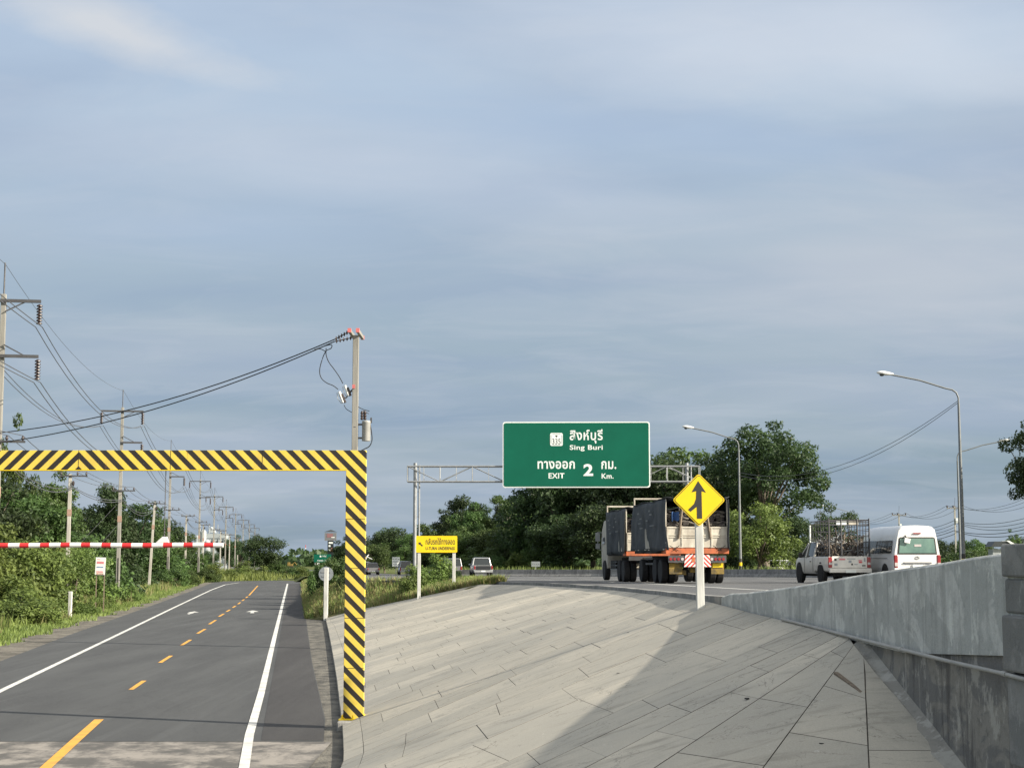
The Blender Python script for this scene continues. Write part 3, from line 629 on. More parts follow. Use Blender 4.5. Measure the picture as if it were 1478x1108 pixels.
for s in (1, -1):
    m = MB(); x0, x1 = sorted((s * hx, s * (hx - wpost))); hollow(m, x0, x1, base_z, -.001); p_ = m.build('post', 'stripes', gate, bevel=.006)
    m = MB(); m.box(((x0 + x1) / 2, 0, base_z - .012), (wpost + .16, .34, .025))
    for bx_ in (-.05, .5, 1.05):
        for by_ in (-.11, .11): m.lathe([(.016, 0), (.016, .07)], (lerp(x0, x1, bx_), by_, base_z), n=8)
    for bx_ in (-.02, 1.02): m.box((lerp(x0, x1, bx_), 0, base_z + .04), (.012, .22, .08))
    m.build('base_plate', 'yellow_sign', p_)
m = MB(); m.box((0, 0, -.008), (2 * (hx - wpost), .16, .014)); m.build('bottom_flange', 'yellow_sign', gate)
m = MB(); m.box((0, -.073, hb / 2), (.006, .004, hb)); m.build('joint_plate', 'sign_black', gate)
for q in (-1, 1):
    for kk in (1, 2): m = MB(); m.box((q * 1.85 * kk, -.0722, hb / 2), (.008, .003, hb * .98)); m.build('sheet_seam', 'grime', gate)
    for kk in range(1, 5): m = MB(); m.box((q * (hx - wpost / 2), -.0722, base_z * kk / 5), (wpost * .98, .003, .008)); m.build('sheet_seam', 'grime', gate)
    for kk in range(1, 14): m = MB(); m.lathe([(.012, 0), (.010, .012)], (q * (hx + .003), -.0, base_z * kk / 14), 'Y', 8); m.build('bolt_head', 'yellow_sign', gate)
# concrete footing under the right-hand post
m = MB(); p0 = Vector((xc + hx - wpost / 2, GY, zb0 + base_z)); m.box((p0.x + .02, p0.y - .05, p0.z - .225), (.62, .72, .40)); o = m.build('gate_footing', 'block', bevel=.03)
tag(o, 'small concrete footing under the striped gate post', 'footing')
bz = at(300, 786.5, GY).z; bxr = at(322, 787, GY).x; bar_c = xc
hang_x = at(237, 780, GY).x
bar = thing('warning_bar', (hang_x, GY, bz), 'red and white banded warning bar hanging under the striped gate', 'bar')
x_end = bxr - hang_x; L_tot = 2 * (bxr - xc)
def g_bands():
    g = G('red_white_bands'); x = g.xyz()[0]; f = g.math('FRACT', g.math('DIVIDE', g.math('SUBTRACT', x_end - .19 + .411 * 40, x), .411))
    red = g.math('MULTIPLY', g.math('LESS_THAN', f, .45), g.math('LESS_THAN', x, x_end - .19))
    d = g.ramp(g.noise(g.tc, 6, 6, .7), .45, .75, 0, .4)
    return g.out(g.mix(red, g.mix(d, (.80, .80, .77), (.55, .54, .50)), g.mix(d, (.62, .03, .035), (.42, .05, .05))), .5, .4)
M['bands'] = g_bands()
m = MB(); m.tube([(x_end - L_tot * k / 12, 0, .006 * math.sin(k * 1.3)) for k in range(13)], .049, 16); m.build('banded_tube', 'bands', bar, smooth=True)
for s in (hang_x, 2 * xc - hang_x):
    X = s - hang_x
    m = MB(); m.prism([(X - .17, .05), (X - .04, .17), (X + .06, .17), (X + .10, .05)], -.02, .02); m.build('hanger_lug', 'white', bar, bevel=.01)
    m = MB(); zt_ = zb0 - bz
    m.tube([(X, 0, .12), (X, 0, zt_)], .009, 6)
    for q in range(3): m.lathe([(.01, .17 + q * .06), (.022, .19 + q * .06), (.01, .21 + q * .06)], (X, 0, 0), n=8)
    m.build('hanger_chain', 'dark_steel', bar)

# ------------------------------------------------------------------ signs
def panel(m, w_, h_, r, y0, y1, cx=0, cz=0):
    pts = []
    for sx, sz, a0 in ((1, 1, 0), (-1, 1, 90), (-1, -1, 180), (1, -1, 270)):
        for k in range(5):
            a = R(a0 + k * 22.5); pts.append((cx + sx * (w_ / 2 - r) + r * math.cos(a), cz + sz * (h_ / 2 - r) + r * math.sin(a)))
    m.prism(pts, y0, y1); return m
# overhead gantry sign
gp0, gp1 = at(599, 735, 112), at(992, 735, 112)
gl = thing('gantry', (gp0.x, 112, zh(112) - .02), 'galvanised truss gantry spanning the highway behind the truck', 'gantry')
Lg = gp1.x - gp0.x; zt0 = at(650, 673, 112).z - gl.location.z; zb_ = at(650, 695, 112).z - gl.location.z
for x_ in (0, Lg):
    m = MB(); m.tube([(x_, 0, -.3), (x_, 0, zt0 + .25)], .13, 14); m.tube([(x_ + .30, 0, -.3), (x_ + .30, 0, zt0 + .1)], .06, 10)
    for z_ in (.8, 2.6, 4.4, 6.2): m.box((x_ + .17, 0, z_), (.2, .05, .05))
    m.box((x_ + .1, 0, .02), (.8, .6, .06)); m.build('post', 'galv', gl, smooth=True)
m = MB(); x0_, x1_ = -.55, Lg + .9
for z_ in (zt0, zb_):
    for y_ in (-.35, .35): m.tube([(x0_, y_, z_), (x1_, y_, z_)], .055, 8)
n_ = 9; stp = (x1_ - x0_) / n_
for k in range(n_ + 1):
    x_ = x0_ + k * stp
    for y_ in (-.35, .35): m.tube([(x_, y_, zb_), (x_, y_, zt0)], .03, 6)
    m.tube([(x_, -.35, zt0), (x_, .35, zt0)], .03, 6); m.tube([(x_, -.35, zb_), (x_, .35, zb_)], .03, 6)
    if k < n_:
        for y_ in (-.35, .35):
            a, b = (zb_, zt0) if k % 2 else (zt0, zb_)
            m.tube([(x_, y_, a), (x_ + stp, y_, b)], .026, 6)
            m.tube([(x_ + stp * .5, y_, zb_), (x_ + stp * .5, y_, zt0)], .016, 6)
m.build('truss', 'galv', gl)
sx0, sx1 = at(725.5, 656, 111.3), at(938, 658, 111.3); sw = sx1.x - sx0.x; sh_t = at(725.5, 608.5, 111.3).z; sh_b = at(725.5, 703.5, 111.3).z; sh = sh_t - sh_b
gs = thing('exit_sign', ((sx0.x + sx1.x) / 2, 111.25, (sh_t + sh_b) / 2), 'large green overhead exit sign reading Sing Buri 2 Km on the gantry', 'sign', rz=R(-1.5))
m = MB(); panel(m, sw, sh, .18, 0, .06); m.build('border', 'sign_white', gs)
m = MB(); panel(m, sw - .17, sh - .17, .14, -.02, -.002); m.build('panel', 'green_sign', gs)
def SP(px, py): return ((px - 832) / 213 * sw, (656 - py) / 95 * sh)
def sl_(txt, x0, x1, y0, y1, bold=.0, m_='sign_white', yy=-.026):
    a = SP(x0, y1); b = SP(x1, y0); lettering(txt, a[0], b[0], a[1], b[1], yy, m_, gs, bold)
K = 5.685
def S6(x, y): return 700 + x / K, 590 + y / K
def sl6(txt, x0, x1, y0, y1, bold=.012, m_='sign_white'):
    a = S6(x0, y0); b = S6(x1, y1); sl_(txt, a[0], b[0], a[1], b[1], bold, m_)
sl6('สิงห์บุรี', 697, 968, 168, 284, .02); sl6('Sing Buri', 697, 968, 296, 348, .02)
sl6('ทางออก', 432, 738, 428, 492, .022); sl6('EXIT', 522, 652, 526, 570, .02); sl6('2', 808, 888, 452, 550, .03)
sl6('กม.', 955, 1078, 428, 494, .022); sl6('Km.', 957, 1055, 530, 572, .02)
a, b = SP(*S6(536, 304)), SP(*S6(640, 197)); m = MB(); panel(m, b[0] - a[0], b[1] - a[1], .12, -.03, -.021, (a[0] + b[0]) / 2, (a[1] + b[1]) / 2); m.build('route_shield', 'sign_white', gs)
a, b = SP(*S6(544, 296)), SP(*S6(632, 205)); m = MB(); cx_, cz_ = (a[0] + b[0]) / 2, (a[1] + b[1]) / 2
hw, hh = (b[0] - a[0]) / 2, (b[1] - a[1]) / 2
for q in ((cx_, cz_ + hh, 2 * hw - .2, .03), (cx_, cz_ - hh, 2 * hw - .2, .03), (cx_ - hw, cz_, .03, 2 * hh - .2), (cx_ + hw, cz_, .03, 2 * hh - .2)): m.box((q[0], -.032, q[1]), (q[2], .004, q[3]))
m.build('shield_outline', 'sign_back', gs)
sl_('335', *[S6(554, 0)[0], S6(622, 0)[0]], *[S6(0, 245)[1], S6(0, 290)[1]], .0, 'sign_black', -.037)
m = MB(); tx, tz_ = SP(*S6(588, 226)); m.prism([(tx - .09, tz_ + .08), (tx + .09, tz_ + .08), (tx + .05, tz_ - .01), (tx, tz_ - .09), (tx - .05, tz_ - .01)], -.036, -.031); m.build('crest', 'sign_black', gs)
for x_ in (-sw * .32, 0, sw * .32): m = MB(); m.box((x_, .14, 0), (.1, .14, sh * .9)); m.build('bracket', 'galv', gs)
# merge warning sign
my = 28.5; mp_ = at(1011, 874, my); mc = at(1008, 721.5, my)
ms = thing('merge_sign', (mp_.x, my, mp_.z), 'yellow diamond merge sign on a white post at the top of the concrete slope', 'sign')
lean = (mc.x - mp_.x) ; hz = mc.z - mp_.z
m = MB(); m.box((lean * .5, 0, (hz + .25) / 2 - .15), (.14, .13, hz + .55), rot=Matrix.Rotation(math.atan2(lean, hz), 3, 'Y')); m.build('post', 'white_post', ms, bevel=.01)
def diamond(m, r, cr, y0, y1):
    pts = []
    for q in range(4):
        a0 = R(90 * q); c = ((r - cr * 1.414) * math.cos(a0), (r - cr * 1.414) * math.sin(a0))
        for k in range(-2, 3): a = a0 + R(22.5 * k); pts.append((lean + c[0] + cr * math.cos(a), hz + c[1] + cr * math.sin(a)))
    m.prism(pts, y0, y1)
rd = .485
m = MB(); diamond(m, rd, .05, -.095, -.08); m.build('panel', 'yellow_sign', ms)
m = MB(); diamond(m, rd - .022, .045, -.0985, -.0955); m.build('border', 'sign_black', ms)
m = MB(); diamond(m, rd - .036, .04, -.102, -.099); m.build('face', 'yellow_sign', ms)
q = rd * 2 / 75.5; o7 = lambda x, z: (lean + (840 + x / 5.275 - 1008) * q, hz - (670 + z / 5.275 - 721.5) * q)
m = MB(); m.prism([o7(*p) for p in [(882, 130), (939, 216), (906, 205), (908, 411), (870, 411), (869, 322), (822, 360), (804, 344), (850, 300), (864, 262), (867, 205), (831, 214)]], -.106, -.1025); m.build('merge_arrow', 'sign_black', ms)
m = MB(); m.box((lean, -.04, hz), (.5, .05, .05)); m.box((lean, .0, hz - .28), (.2, .17, .04)); m.build('bracket', 'galv', ms)
# yellow u-turn sign
uy = 73; ua, ub = at(604.5, 853, uy), at(655, 845, uy); uc0, uc1 = at(600.5, 797, uy), at(660, 773, uy)
us = thing('uturn_sign', (ua.x, uy, ua.z), 'yellow rectangular u-turn underpass sign on two white posts in the grass', 'sign')
for p in (ua, ub): m = MB(); h_ = uc1.z - p.z - .1; m.box((p.x - ua.x, .06, p.z - ua.z + h_ / 2 - .2), (.15, .12, h_ + .4)); m.build('post', 'white_post', us, bevel=.01)
uw, uh = uc1.x - uc0.x, uc1.z - uc0.z; uo = thing('sign_panel', ((uc0.x + uc1.x) / 2 - ua.x, -.03, (uc0.z + uc1.z) / 2 - ua.z), None, None); uo.parent = us
m = MB(); panel(m, uw, uh, .05, 0, .02); m.build('panel', 'yellow_sign', uo)
U = lambda x, y: ((x - 740) / 1070 * uw, (460 - y) / 415 * uh)
def ul(t, x0, x1, y0, y1, b): a = U(x0, y1); c = U(x1, y0); lettering(t, a[0], c[0], a[1], c[1], -.004, 'sign_black', uo, b)
ul('กลับรถใช้ทางลอด', 455, 1212, 300, 470, .016); ul('U-TURN UNDERPASS', 455, 1212, 525, 605, .022)
m = MB(); m.prism([U(*p) for p in [(268, 415), (345, 415), (322, 440), (388, 492), (365, 518), (303, 462), (285, 482)]], -.007, -.002); m.build('arrow', 'sign_black', uo)
# white marker post and the round sign seen from behind
mk = at(470, 893, 81); mz = at(470, 819, 81).z - mk.z
mkp = thing('marker_post', tuple(mk), 'plain white concrete marker post where the slope meets the lower road', 'post')
m = MB(); m.box((0, 0, mz / 2 - .1), (.22, .20, mz + .2)); m.build('post_shaft', 'white_post', mkp, bevel=.02)
rs_ = at(470.5, 828, 82.2); rsn = thing('round_sign', (rs_.x, 82.2, zr(82) + .1), 'round traffic sign seen from its grey back behind the white marker post', 'sign')
m = MB(); m.lathe([(.38, -.01), (.385, .0), (.38, .01)], (0, .0, rs_.z - zr(82) - .1), 'Y', 28); m.build('disc', 'sign_back', rsn)
m = MB(); m.box((0, .06, (rs_.z - zr(82)) / 2 + .1), (.07, .07, rs_.z - zr(82) + .4)); m.build('post', 'galv', rsn)
for dz__, w__ in ((0, .5), (-.22, .4)): m = MB(); m.box((0, -.02, rs_.z - zr(82) + dz__), (w__, .03, .05)); m.build('bracket', 'galv', rsn)
# distant green sign
dy = 140; d0, d1 = at(453, 811, dy), at(478, 799.5, dy); dw, dh = d1.x - d0.x, d1.z - d0.z
ds = thing('direction_sign', ((d0.x + d1.x) / 2, dy, zr(140) + .2), 'small green direction sign far down the bank between the two roads', 'sign')
dz_ = (d0.z + d1.z) / 2 - ds.location.z
m = MB(); panel(m, dw, dh, .05, 0, .04, 0, dz_); m.build('panel', 'green_sign', ds)
for x_ in (-dw * .42, dw * .42): m = MB(); m.box((x_, .09, dz_ / 2 + .1), (.08, .08, dz_ + .3)); m.build('post', 'galv', ds)
m = MB(); m.box((-dw * .25, .07, dz_ / 2), (.2, .05, dz_)); m.build('white_board', 'white', ds)
lettering('สิงห์บุรี', .0, .34, dz_ + .06, dz_ + .28, -.004, 'sign_white', ds, .01); lettering('ทางออก 1 กม.', -.45, .45, dz_ - .28, dz_ - .12, -.004, 'sign_white', ds, .01)
m = MB(); m.box((-.18, -.004, dz_ + .17), (.14, .01, .14)); m.build('route_shield', 'sign_white', ds)
# small boards and signs across the highway
def board(px0, px1, py0, py1, Y, mt, label, name='notice_board', posts=1, lines=0, lm='sign_black', g=None, diamond_=False):
    a, b = at(px0, py1, Y), at(px1, py0, Y); gz = g if g is not None else zh(Y) - .05
    t = thing(name, ((a.x + b.x) / 2, Y, gz), label, 'sign'); w_, h_ = b.x - a.x, b.z - a.z; cz_ = (a.z + b.z) / 2 - gz
    m = MB(); panel(m, w_, h_, .04, 0, .03, 0, cz_); m.build('panel', mt, t)
    for k in range(posts):
        x_ = 0 if posts == 1 else (-w_ * .35, w_ * .35)[k]; m = MB(); m.box((x_, .07, cz_ / 2), (.09, .08, cz_ + .2)); m.build('post', 'galv', t)
    if lines:
        m = MB()
        for k in range(lines):
            zz = cz_ + h_ * (.5 - (k + .7) / (lines + .4)); n = 4 + k % 2
            for q in range(n): m.box((-w_ * .34 + q * w_ * .68 / (n - 1), -.004, zz), (w_ * .09, .008, h_ * .09))
        m.build('lettering', lm, t)
    return t
board(566, 577, 803.5, 817, 240, 'sign_white', 'white board with rows of small text beyond the far minivan', lines=3, g=.62)
board(634.5, 645, 807.5, 813, 165, 'yellow_sign', 'small yellow sign beyond the bush under the u-turn sign', lines=1, g=.9)
board(767, 779.5, 810, 817.5, 158, 'sign_back', 'small pale square sign behind the barrier left of the truck', lines=1)
# advertisement board in the bushes
ay = 92; a0, a1 = at(137.5, 829, ay), at(152.5, 804, ay); aw, ah = a1.x - a0.x, a1.z - a0.z
ad = thing('advert_board', ((a0.x + a1.x) / 2, ay, zr(ay)), 'tilted white advertising board with red lettering among the roadside bushes', 'sign')
acz = (a0.z + a1.z) / 2 - zr(ay); ao = thing('board_panel', (0, 0, acz), None, None, 0); ao.parent = ad; ao.rotation_euler = (0, R(2), 0)
m = MB(); m.box((0, 0, 0), (aw, .03, ah)); m.build('panel', 'sign_white', ao)
M['dull_red'] = mat('dull_red', (.24, .12, .13), .7); M['ad_red'] = mat('advert_red', (.66, .22, .24), .6); M['ad_blue'] = mat('advert_blue', (.12, .22, .42), .6)
def aline(z, h_, mt, widths):
    m = MB(); x = -aw * .38
    for w_ in widths: m.box((x + w_ * aw / 2, -.019, z * ah), (w_ * aw * .82, .006, h_ * ah)); x += w_ * aw
    m.build('lettering', mt, ao)
aline(.20, .13, 'ad_red', (.13, .10, .14, .11, .12, .13)); aline(-.06, .06, 'ad_blue', (.12, .10, .12, .14, .12, .1)); aline(-.33, .07, 'ad_red', (.2, .15, .14, .22)); aline(-.44, .06, 'orange', (.3, .3, .14))
aline(.38, .03, 'ad_red', (.1, .14, .1))
for x_ in (-aw * .4, aw * .4): m = MB(); m.box((x_, .05, acz / 2), (.05, .05, acz + ah)); m.build('stake', 'wood', ad)

# ------------------------------------------------------------------ poles and lines
def catenary(a, b, sag, n=14):
    a, b = Vector(a), Vector(b); return [a.lerp(b, i / n) - Vector((0, 0, sag * 4 * (i / n) * (1 - i / n))) for i in range(n + 1)]
def insulator(m, x, y, z0, n=7, r=.13, dz=.125, down=True):
    for k in range(n):
        z = z0 - (k + .5) * dz; m.lathe([(.03, z - dz / 2), (r, z - .035), (r * .9, z + .01), (.035, z + dz / 2)], (x, y, 0), n=10)
hvp = []
hx_ = [at(3, 560, 64.8).x, at(174, 700, 116).x]
step = (hx_[1] - hx_[0]) / (116 - 64.8)
for k, Y in enumerate([13.5, 64.8, 116, 168, 226, 281, 336, 391, 446, 501, 556]):
    X = hx_[0] + step * (Y - 64.8) if k == 0 else at((0, 3, 175, 246.5, 290, 311, 328, 342, 353, 362, 370)[k], 500 if k == 1 else 660, Y).x
    hvp.append((X, Y))
hv_lab = ['tall power pole at the left edge of the photo, cut off by the frame', 'second tall power pole from the left, its arms just above the striped gate beam', 'third tall power pole from the left, behind the hanging red bar', 'fourth tall power pole of the row, before the pale industrial building']
HT = at(178, 562, 116).z - zr(116)          # height to the rod tip
z_top = HT - 1.35; z_arm1 = HT - 1.65; z_arm2 = z_arm1 - 2.35; z_dist = at(172, 708, 116).z - zr(116)
def hv_pole(X, Y, label):
    t = thing('power_pole', (X, Y, zr(Y)), label, 'power pole', rz=R(9), group='high-voltage poles along the lower road')
    m = MB(); m.box((0, 0, z_top / 2 - .5), (.30, .30, z_top + 1)); sh_ = m.build('pole_shaft', 'conc_dark', t, bevel=.02)
    for v in sh_.data.vertices:
        if v.co.z > 5: v.co.x *= .68; v.co.y *= .68
    m = MB(); m.box((0, -.152, 1.6), (.07, .01, 3.0)); m.build('groove', 'grime', t)
    m = MB(); m.tube([(0, 0, z_top - .6), (0, 0, HT)], .035, 6); m.build('earth_rod', 'dark_steel', t)
    m = MB(); m.box((0, -.18, z_arm1), (3.1, .1, .13)); m.box((.5, -.18, z_arm1 - .25), (.9, .05, .05), rot=Matrix.Rotation(R(-28), 3, 'Y')); m.build('top_arm', 'dark_steel', t)
    m = MB(); m.box((.72, -.18, z_arm2), (1.6, .1, .13)); m.box((.5, -.18, z_arm2 + .26), (.9, .05, .05), rot=Matrix.Rotation(R(28), 3, 'Y')); m.build('lower_arm', 'dark_steel', t)
    for x_, z_ in ((-1.5, z_arm1), (1.5, z_arm1), (1.5, z_arm2)): m = MB(); insulator(m, x_, -.18, z_ - .12); m.build('insulator_string', 'insul', t)
    m = MB(); m.box((.25, -.15, z_dist), (1.7, .1, .09)); m.build('distribution_arm', 'dark_steel', t)
    for x_ in (-.5, .35, 1.0): m = MB(); m.lathe([(.02, z_dist + .04), (.07, z_dist + .12), (.05, z_dist + .2), (.02, z_dist + .26)], (x_, -.15, 0), n=8); m.build('pin_insulator', 'insul', t)
    m = MB(); m.box((0, 0, z_dist - 2.1), (.285, .285, .45)); m.build('red_band', 'rust', t)
    return t
p0_ = hv_pole(*hvp[0], 'power pole standing outside the left edge of the frame')
labs = {1: hv_lab[0], 2: hv_lab[1], 3: hv_lab[2], 4: hv_lab[3], 5: 'fifth tall power pole of the row, right of the pale industrial building', 6: 'sixth tall power pole, before the gap left of the round tree', 7: 'seventh tall power pole, small and left of the round tree', 8: 'eighth tall power pole, just left of the round tree', 9: 'ninth tall power pole, thin over the round tree', 10: 'farthest tall power pole of the row'}
for k in range(1, len(hvp)): dup(p0_, (hvp[k][0], hvp[k][1], zr(hvp[k][1])), R(9), labs[k])
# the small distribution poles between
dl = [(at(98, 800, 97).x, 97), (at(216, 800, 150).x, 150), (at(268, 790, 200).x, 200), (at(293, 790, 250).x, 250), (at(318, 800, 300).x, 300), (at(331, 800, 350).x, 350), (at(343, 800, 405).x, 405), (at(352, 800, 460).x, 460)]
hD = at(98, 684, 97).z - zr(97)
t0 = thing('distribution_pole', (dl[0][0], 97, zr(97)), 'slender pale distribution pole with a faded red band, nearest on the left', 'power pole', rz=R(9), group='low distribution poles along the lower road')
m = MB(); m.box((0, 0, hD / 2 - .3), (.26, .24, hD + .6)); s_ = m.build('pole_shaft', 'conc_pole', t0, bevel=.015)
for v in s_.data.vertices:
    if v.co.z > 3: v.co.x *= .75; v.co.y *= .75
m = MB(); m.box((.2, -.13, hD - .12), (1.7, .08, .09)); m.build('crossarm', 'dark_steel', t0)
for x_ in (-.55, .45, .98): m = MB(); m.lathe([(.02, hD - .08), (.07, hD), (.05, hD + .08), (.02, hD + .14)], (x_, -.13, 0), n=8); m.build('pin_insulator', 'insul', t0)
m = MB(); m.lathe([(.03, hD - .75), (.08, hD - .66), (.08, hD - .5), (.03, hD - .42)], (.2, -.12, 0), n=8); m.build('line_clamp', 'insul', t0)
m = MB(); m.box((0, 0, hD - 2.4), (.245, .225, .42)); m.build('red_band', 'rust', t0)
dlab = ['distribution pole leaning slightly beside the road, over the brown field', 'distribution pole just right of the third tall pole, ending behind the hanging bar', 'distribution pole in front of the pale industrial building', 'distribution pole at the right end of the hanging red and white bar', 'distribution pole right of the hanging bar end, among dark trunks', 'small distant distribution pole near the dark trees', 'smallest distribution pole, beside the round tree']
for (X, Y), lb in zip(dl[1:], dlab):
    r_ = dup(t0, (X, Y, zr(Y)), R(9), lb)
    if Y == 150: r_.rotation_euler = (0, R(2.5), R(9))
# small white stub at the foot of the leaning pole
m = MB(); st_ = on(211, 848, zr); m.lathe([(.02, -.1), (.22, 0), (.26, .3), (.2, .5), (.02, .55)], (0, 0, 0), n=12); o = m.build('white_stone', 'white_post', smooth=True); o.location = st_; tag(o, 'small white painted stone at the foot of the leaning pole', 'stone')
# conductors
def cable(name, pts_list, r, label, cat='cable', mt='wire', group=None, n=5):
    m = MB()
    for pts in pts_list: m.tube(pts, r, n)
    o = m.build(name, mt); return tag(o, label, cat, group)
def arm_pt(k, x_, z_): X, Y = hvp[k]; return Vector((X + x_ * math.cos(R(9)) + .18 * math.sin(R(9)), Y + x_ * math.sin(R(9)) - .18, zr(Y) + z_))
def bundle(x_, z_, label, sag=1.5, sep=.14):
    o = []
    for k in range(len(hvp) - 1):
        a, b = arm_pt(k, x_, z_), arm_pt(k + 1, x_, z_)
        for s in (-sep, sep): o.append(catenary(a + Vector((s, 0, 0)), b + Vector((s, 0, 0)), sag if k else .5, 16 if k < 4 else 8))
    cable('power_cable', o, .019, label, group='twin high-voltage conductors')
zi = .12 + 7 * .125 + .1
bundle(1.5, z_arm1 - zi, 'topmost twin power cable on the road side of the tall poles')
bundle(1.5, z_arm2 - zi, 'lower twin power cable on the road side of the tall poles')
bundle(-1.5, z_arm1 - zi, 'twin power cable on the far side of the tall poles')
ew = []
for k in range(len(hvp) - 1): ew.append(catenary(arm_pt(k, .06, HT - .12), arm_pt(k + 1, .06, HT - .12), 1.0 if k else .4, 14))
cable('earth_wire', ew, .010, 'thin overhead earth wire joining the tips of the tall power poles')
alls = sorted([(X, Y, z_dist + .26) for X, Y in hvp] + [(X, Y, hD + .14) for X, Y in dl], key=lambda q: q[1])
for j, x_ in enumerate((-.5, .4, 1.0)):
    o = []
    for (X0, Y0, z0), (X1, Y1, z1) in zip(alls, alls[1:]):
        if Y1 > 400: break
        o.append(catenary((X0 + x_, Y0, zr(Y0) + z0), (X1 + x_, Y1, zr(Y1) + z1), .012 * (Y1 - Y0), 10))
    cable('distribution_wire', o, .016, ('left', 'middle', 'right')[j] + ' wire of the low distribution line along the lower road', group='low distribution wires')
o = []
for (X0, Y0, z0), (X1, Y1, z1) in zip(alls, alls[1:]):
    if Y1 > 260: break
    o.append(catenary((X0 + .15, Y0, zr(Y0) + z0 - .9), (X1 + .15, Y1, zr(Y1) + z1 - .9), .018 * (Y1 - Y0), 10)); o.append(catenary((X0 + .2, Y0, zr(Y0) + z0 - 1.0), (X1 + .2, Y1, zr(Y1) + z1 - 1.0), .022 * (Y1 - Y0), 10))
cable('service_cable', o, .022, 'sagging pair of service cables under the low distribution line')
P2_ = hvp[2]; zp = zr(116)
cable('guy_wire', [[(P2_[0], P2_[1], zp + 7.3), (P2_[0] - 4.4, P2_[1] - 3, zp + 1.6)], [(P2_[0], P2_[1], zp + 5.7), (P2_[0] - 3.0, P2_[1] - 3, zp + 1.2)]], .010, 'pair of slanting guy wires left of the second tall pole', mt='wire')
sp = at(101, 878, 84.5); m = MB(); m.box((0, 0, .65), (.19, .17, 1.5)); o = m.build('pole_stub', 'white_post', bevel=.02); o.location = (sp.x, 84.5, zr(84)); tag(o, 'short white painted concrete stub in the grass under the slender pole', 'post')
# the transformer pole by the gate
ty = 56.7; tb = at(512, 935, ty); tb.z = zr(57) + .1; ttop = at(511, 484, ty).z
def T4(x, y): return 430 + x / 5.037, 460 + y / 5.037
tpz = thing('transformer_pole', (at(511.5, 700, ty).x, ty, tb.z), 'concrete pole with transformer and red tipped arms behind the striped gate post', 'power pole')
hT = ttop - tb.z; ox = tpz.location.x
def tl(px, py, dy=0): p = at(px, py, ty + dy); return Vector((p.x - ox, dy, p.z - tb.z))
def t4(x, y, dy=0): return tl(*T4(x, y), dy)
m = MB(); m.box((0, 0, hT / 2 - .2), (.215, .22, hT + .4)); s_ = m.build('pole_shaft', 'conc_dark', tpz, bevel=.015)
m = MB()
for fr in (.60, .52, .44, .70): m.tube([(0.11 * math.cos(a), .115 * math.sin(a), hT * fr) for a in [i * math.pi / 5 for i in range(11)]], .012, 5)
m.build('straps', 'dark_steel', tpz)
for s, px in ((-1, 396), (1, 445)):
    m = MB(); c0, c1 = t4(px, 92, -.75), t4(px, 108, .75); c0.x = c1.x = (s * .17); c0.z = c1.z = hT + .03
    m.box((s * .15, 0, hT + .04), (.10, 1.9, .12)); arm = m.build('crossarm', 'conc_dark', tpz)
    m = MB(); m.box((s * .15, -.93, hT + .05), (.125, .10, .15)); m.box((s * .15, .93, hT + .05), (.125, .10, .15)); m.build('red_tip', 'pink', arm)
wire_targets = [Vector((hvp[1][0] - .2, hvp[1][1], zr(65) + z_dist + .35)), Vector((hvp[1][0] - .2, hvp[1][1] - .4, zr(65) + z_dist - .12))]
ends = []
for j, yy in enumerate((-.75, .70)):
    a = Vector((-.2, yy, hT + .02)); b = t4(266, 165 if j else 150, yy); 
    m = MB(); d = (b - a); 
    for k in range(5):
        c = a + d * ((k + .6) / 5.2); m.lathe([(.02, -.03), (.085, -.01), (.07, .02), (.02, .035)], c, 'X', 10)
    m.tube([a, b], .018, 6); m.build('strain_insulator', 'insul', tpz); ends.append(b)
for j, e in enumerate(ends):
    wpos = tpz.location + e
    cable('crossing_cable', [catenary(wpos, wire_targets[j] if j == 0 else wire_targets[j], .56, 20)], .021, ('upper', 'lower')[j] + ' thick black cable swooping across the lower road to the transformer pole', mt='black', group='cables crossing the lower road', n=6)
# jumper loops, cut-outs, transformer
m = MB()
def curve(ps, n=6):
    o = []
    P = [ps[0]] + ps + [ps[-1]]
    for i in range(1, len(P) - 2):
        for k in range(n):
            t = k / n; a, b, c, d = P[i - 1], P[i], P[i + 1], P[i + 2]
            o.append(.5 * ((2 * b) + (c - a) * t + (2 * a - 5 * b + 4 * c - d) * t * t + (3 * b - a - 3 * c + d) * t ** 3))
    return o + [ps[-1]]
m.tube(curve([t4(120, 225, .6), t4(205, 195, .5), t4(245, 190, .3), t4(240, 215, .1), t4(203, 236), t4(175, 300), t4(158, 375), t4(170, 430), t4(210, 466), t4(255, 485), t4(292, 512)]), .017, 6)
m.tube(curve([t4(205, 215, .3), t4(205, 262), t4(225, 315), t4(262, 365), t4(300, 420), t4(327, 470)]), .017, 6)
m.tube(curve([t4(120, 222, -.6), t4(165, 220, -.5), t4(205, 240, -.2)]), .014, 6)
m.tube(curve([t4(335, 625), t4(352, 655), t4(392, 680)]), .013, 6); m.tube(curve([t4(395, 600), t4(440, 640), t4(480, 660), t4(520, 670)]), .014, 6)
m.tube(curve([t4(524, 760), t4(536, 830), t4(538, 885), t4(520, 925), t4(485, 945), t4(455, 960)]), .020, 6)
m.build('jumper_wires', 'black', tpz)
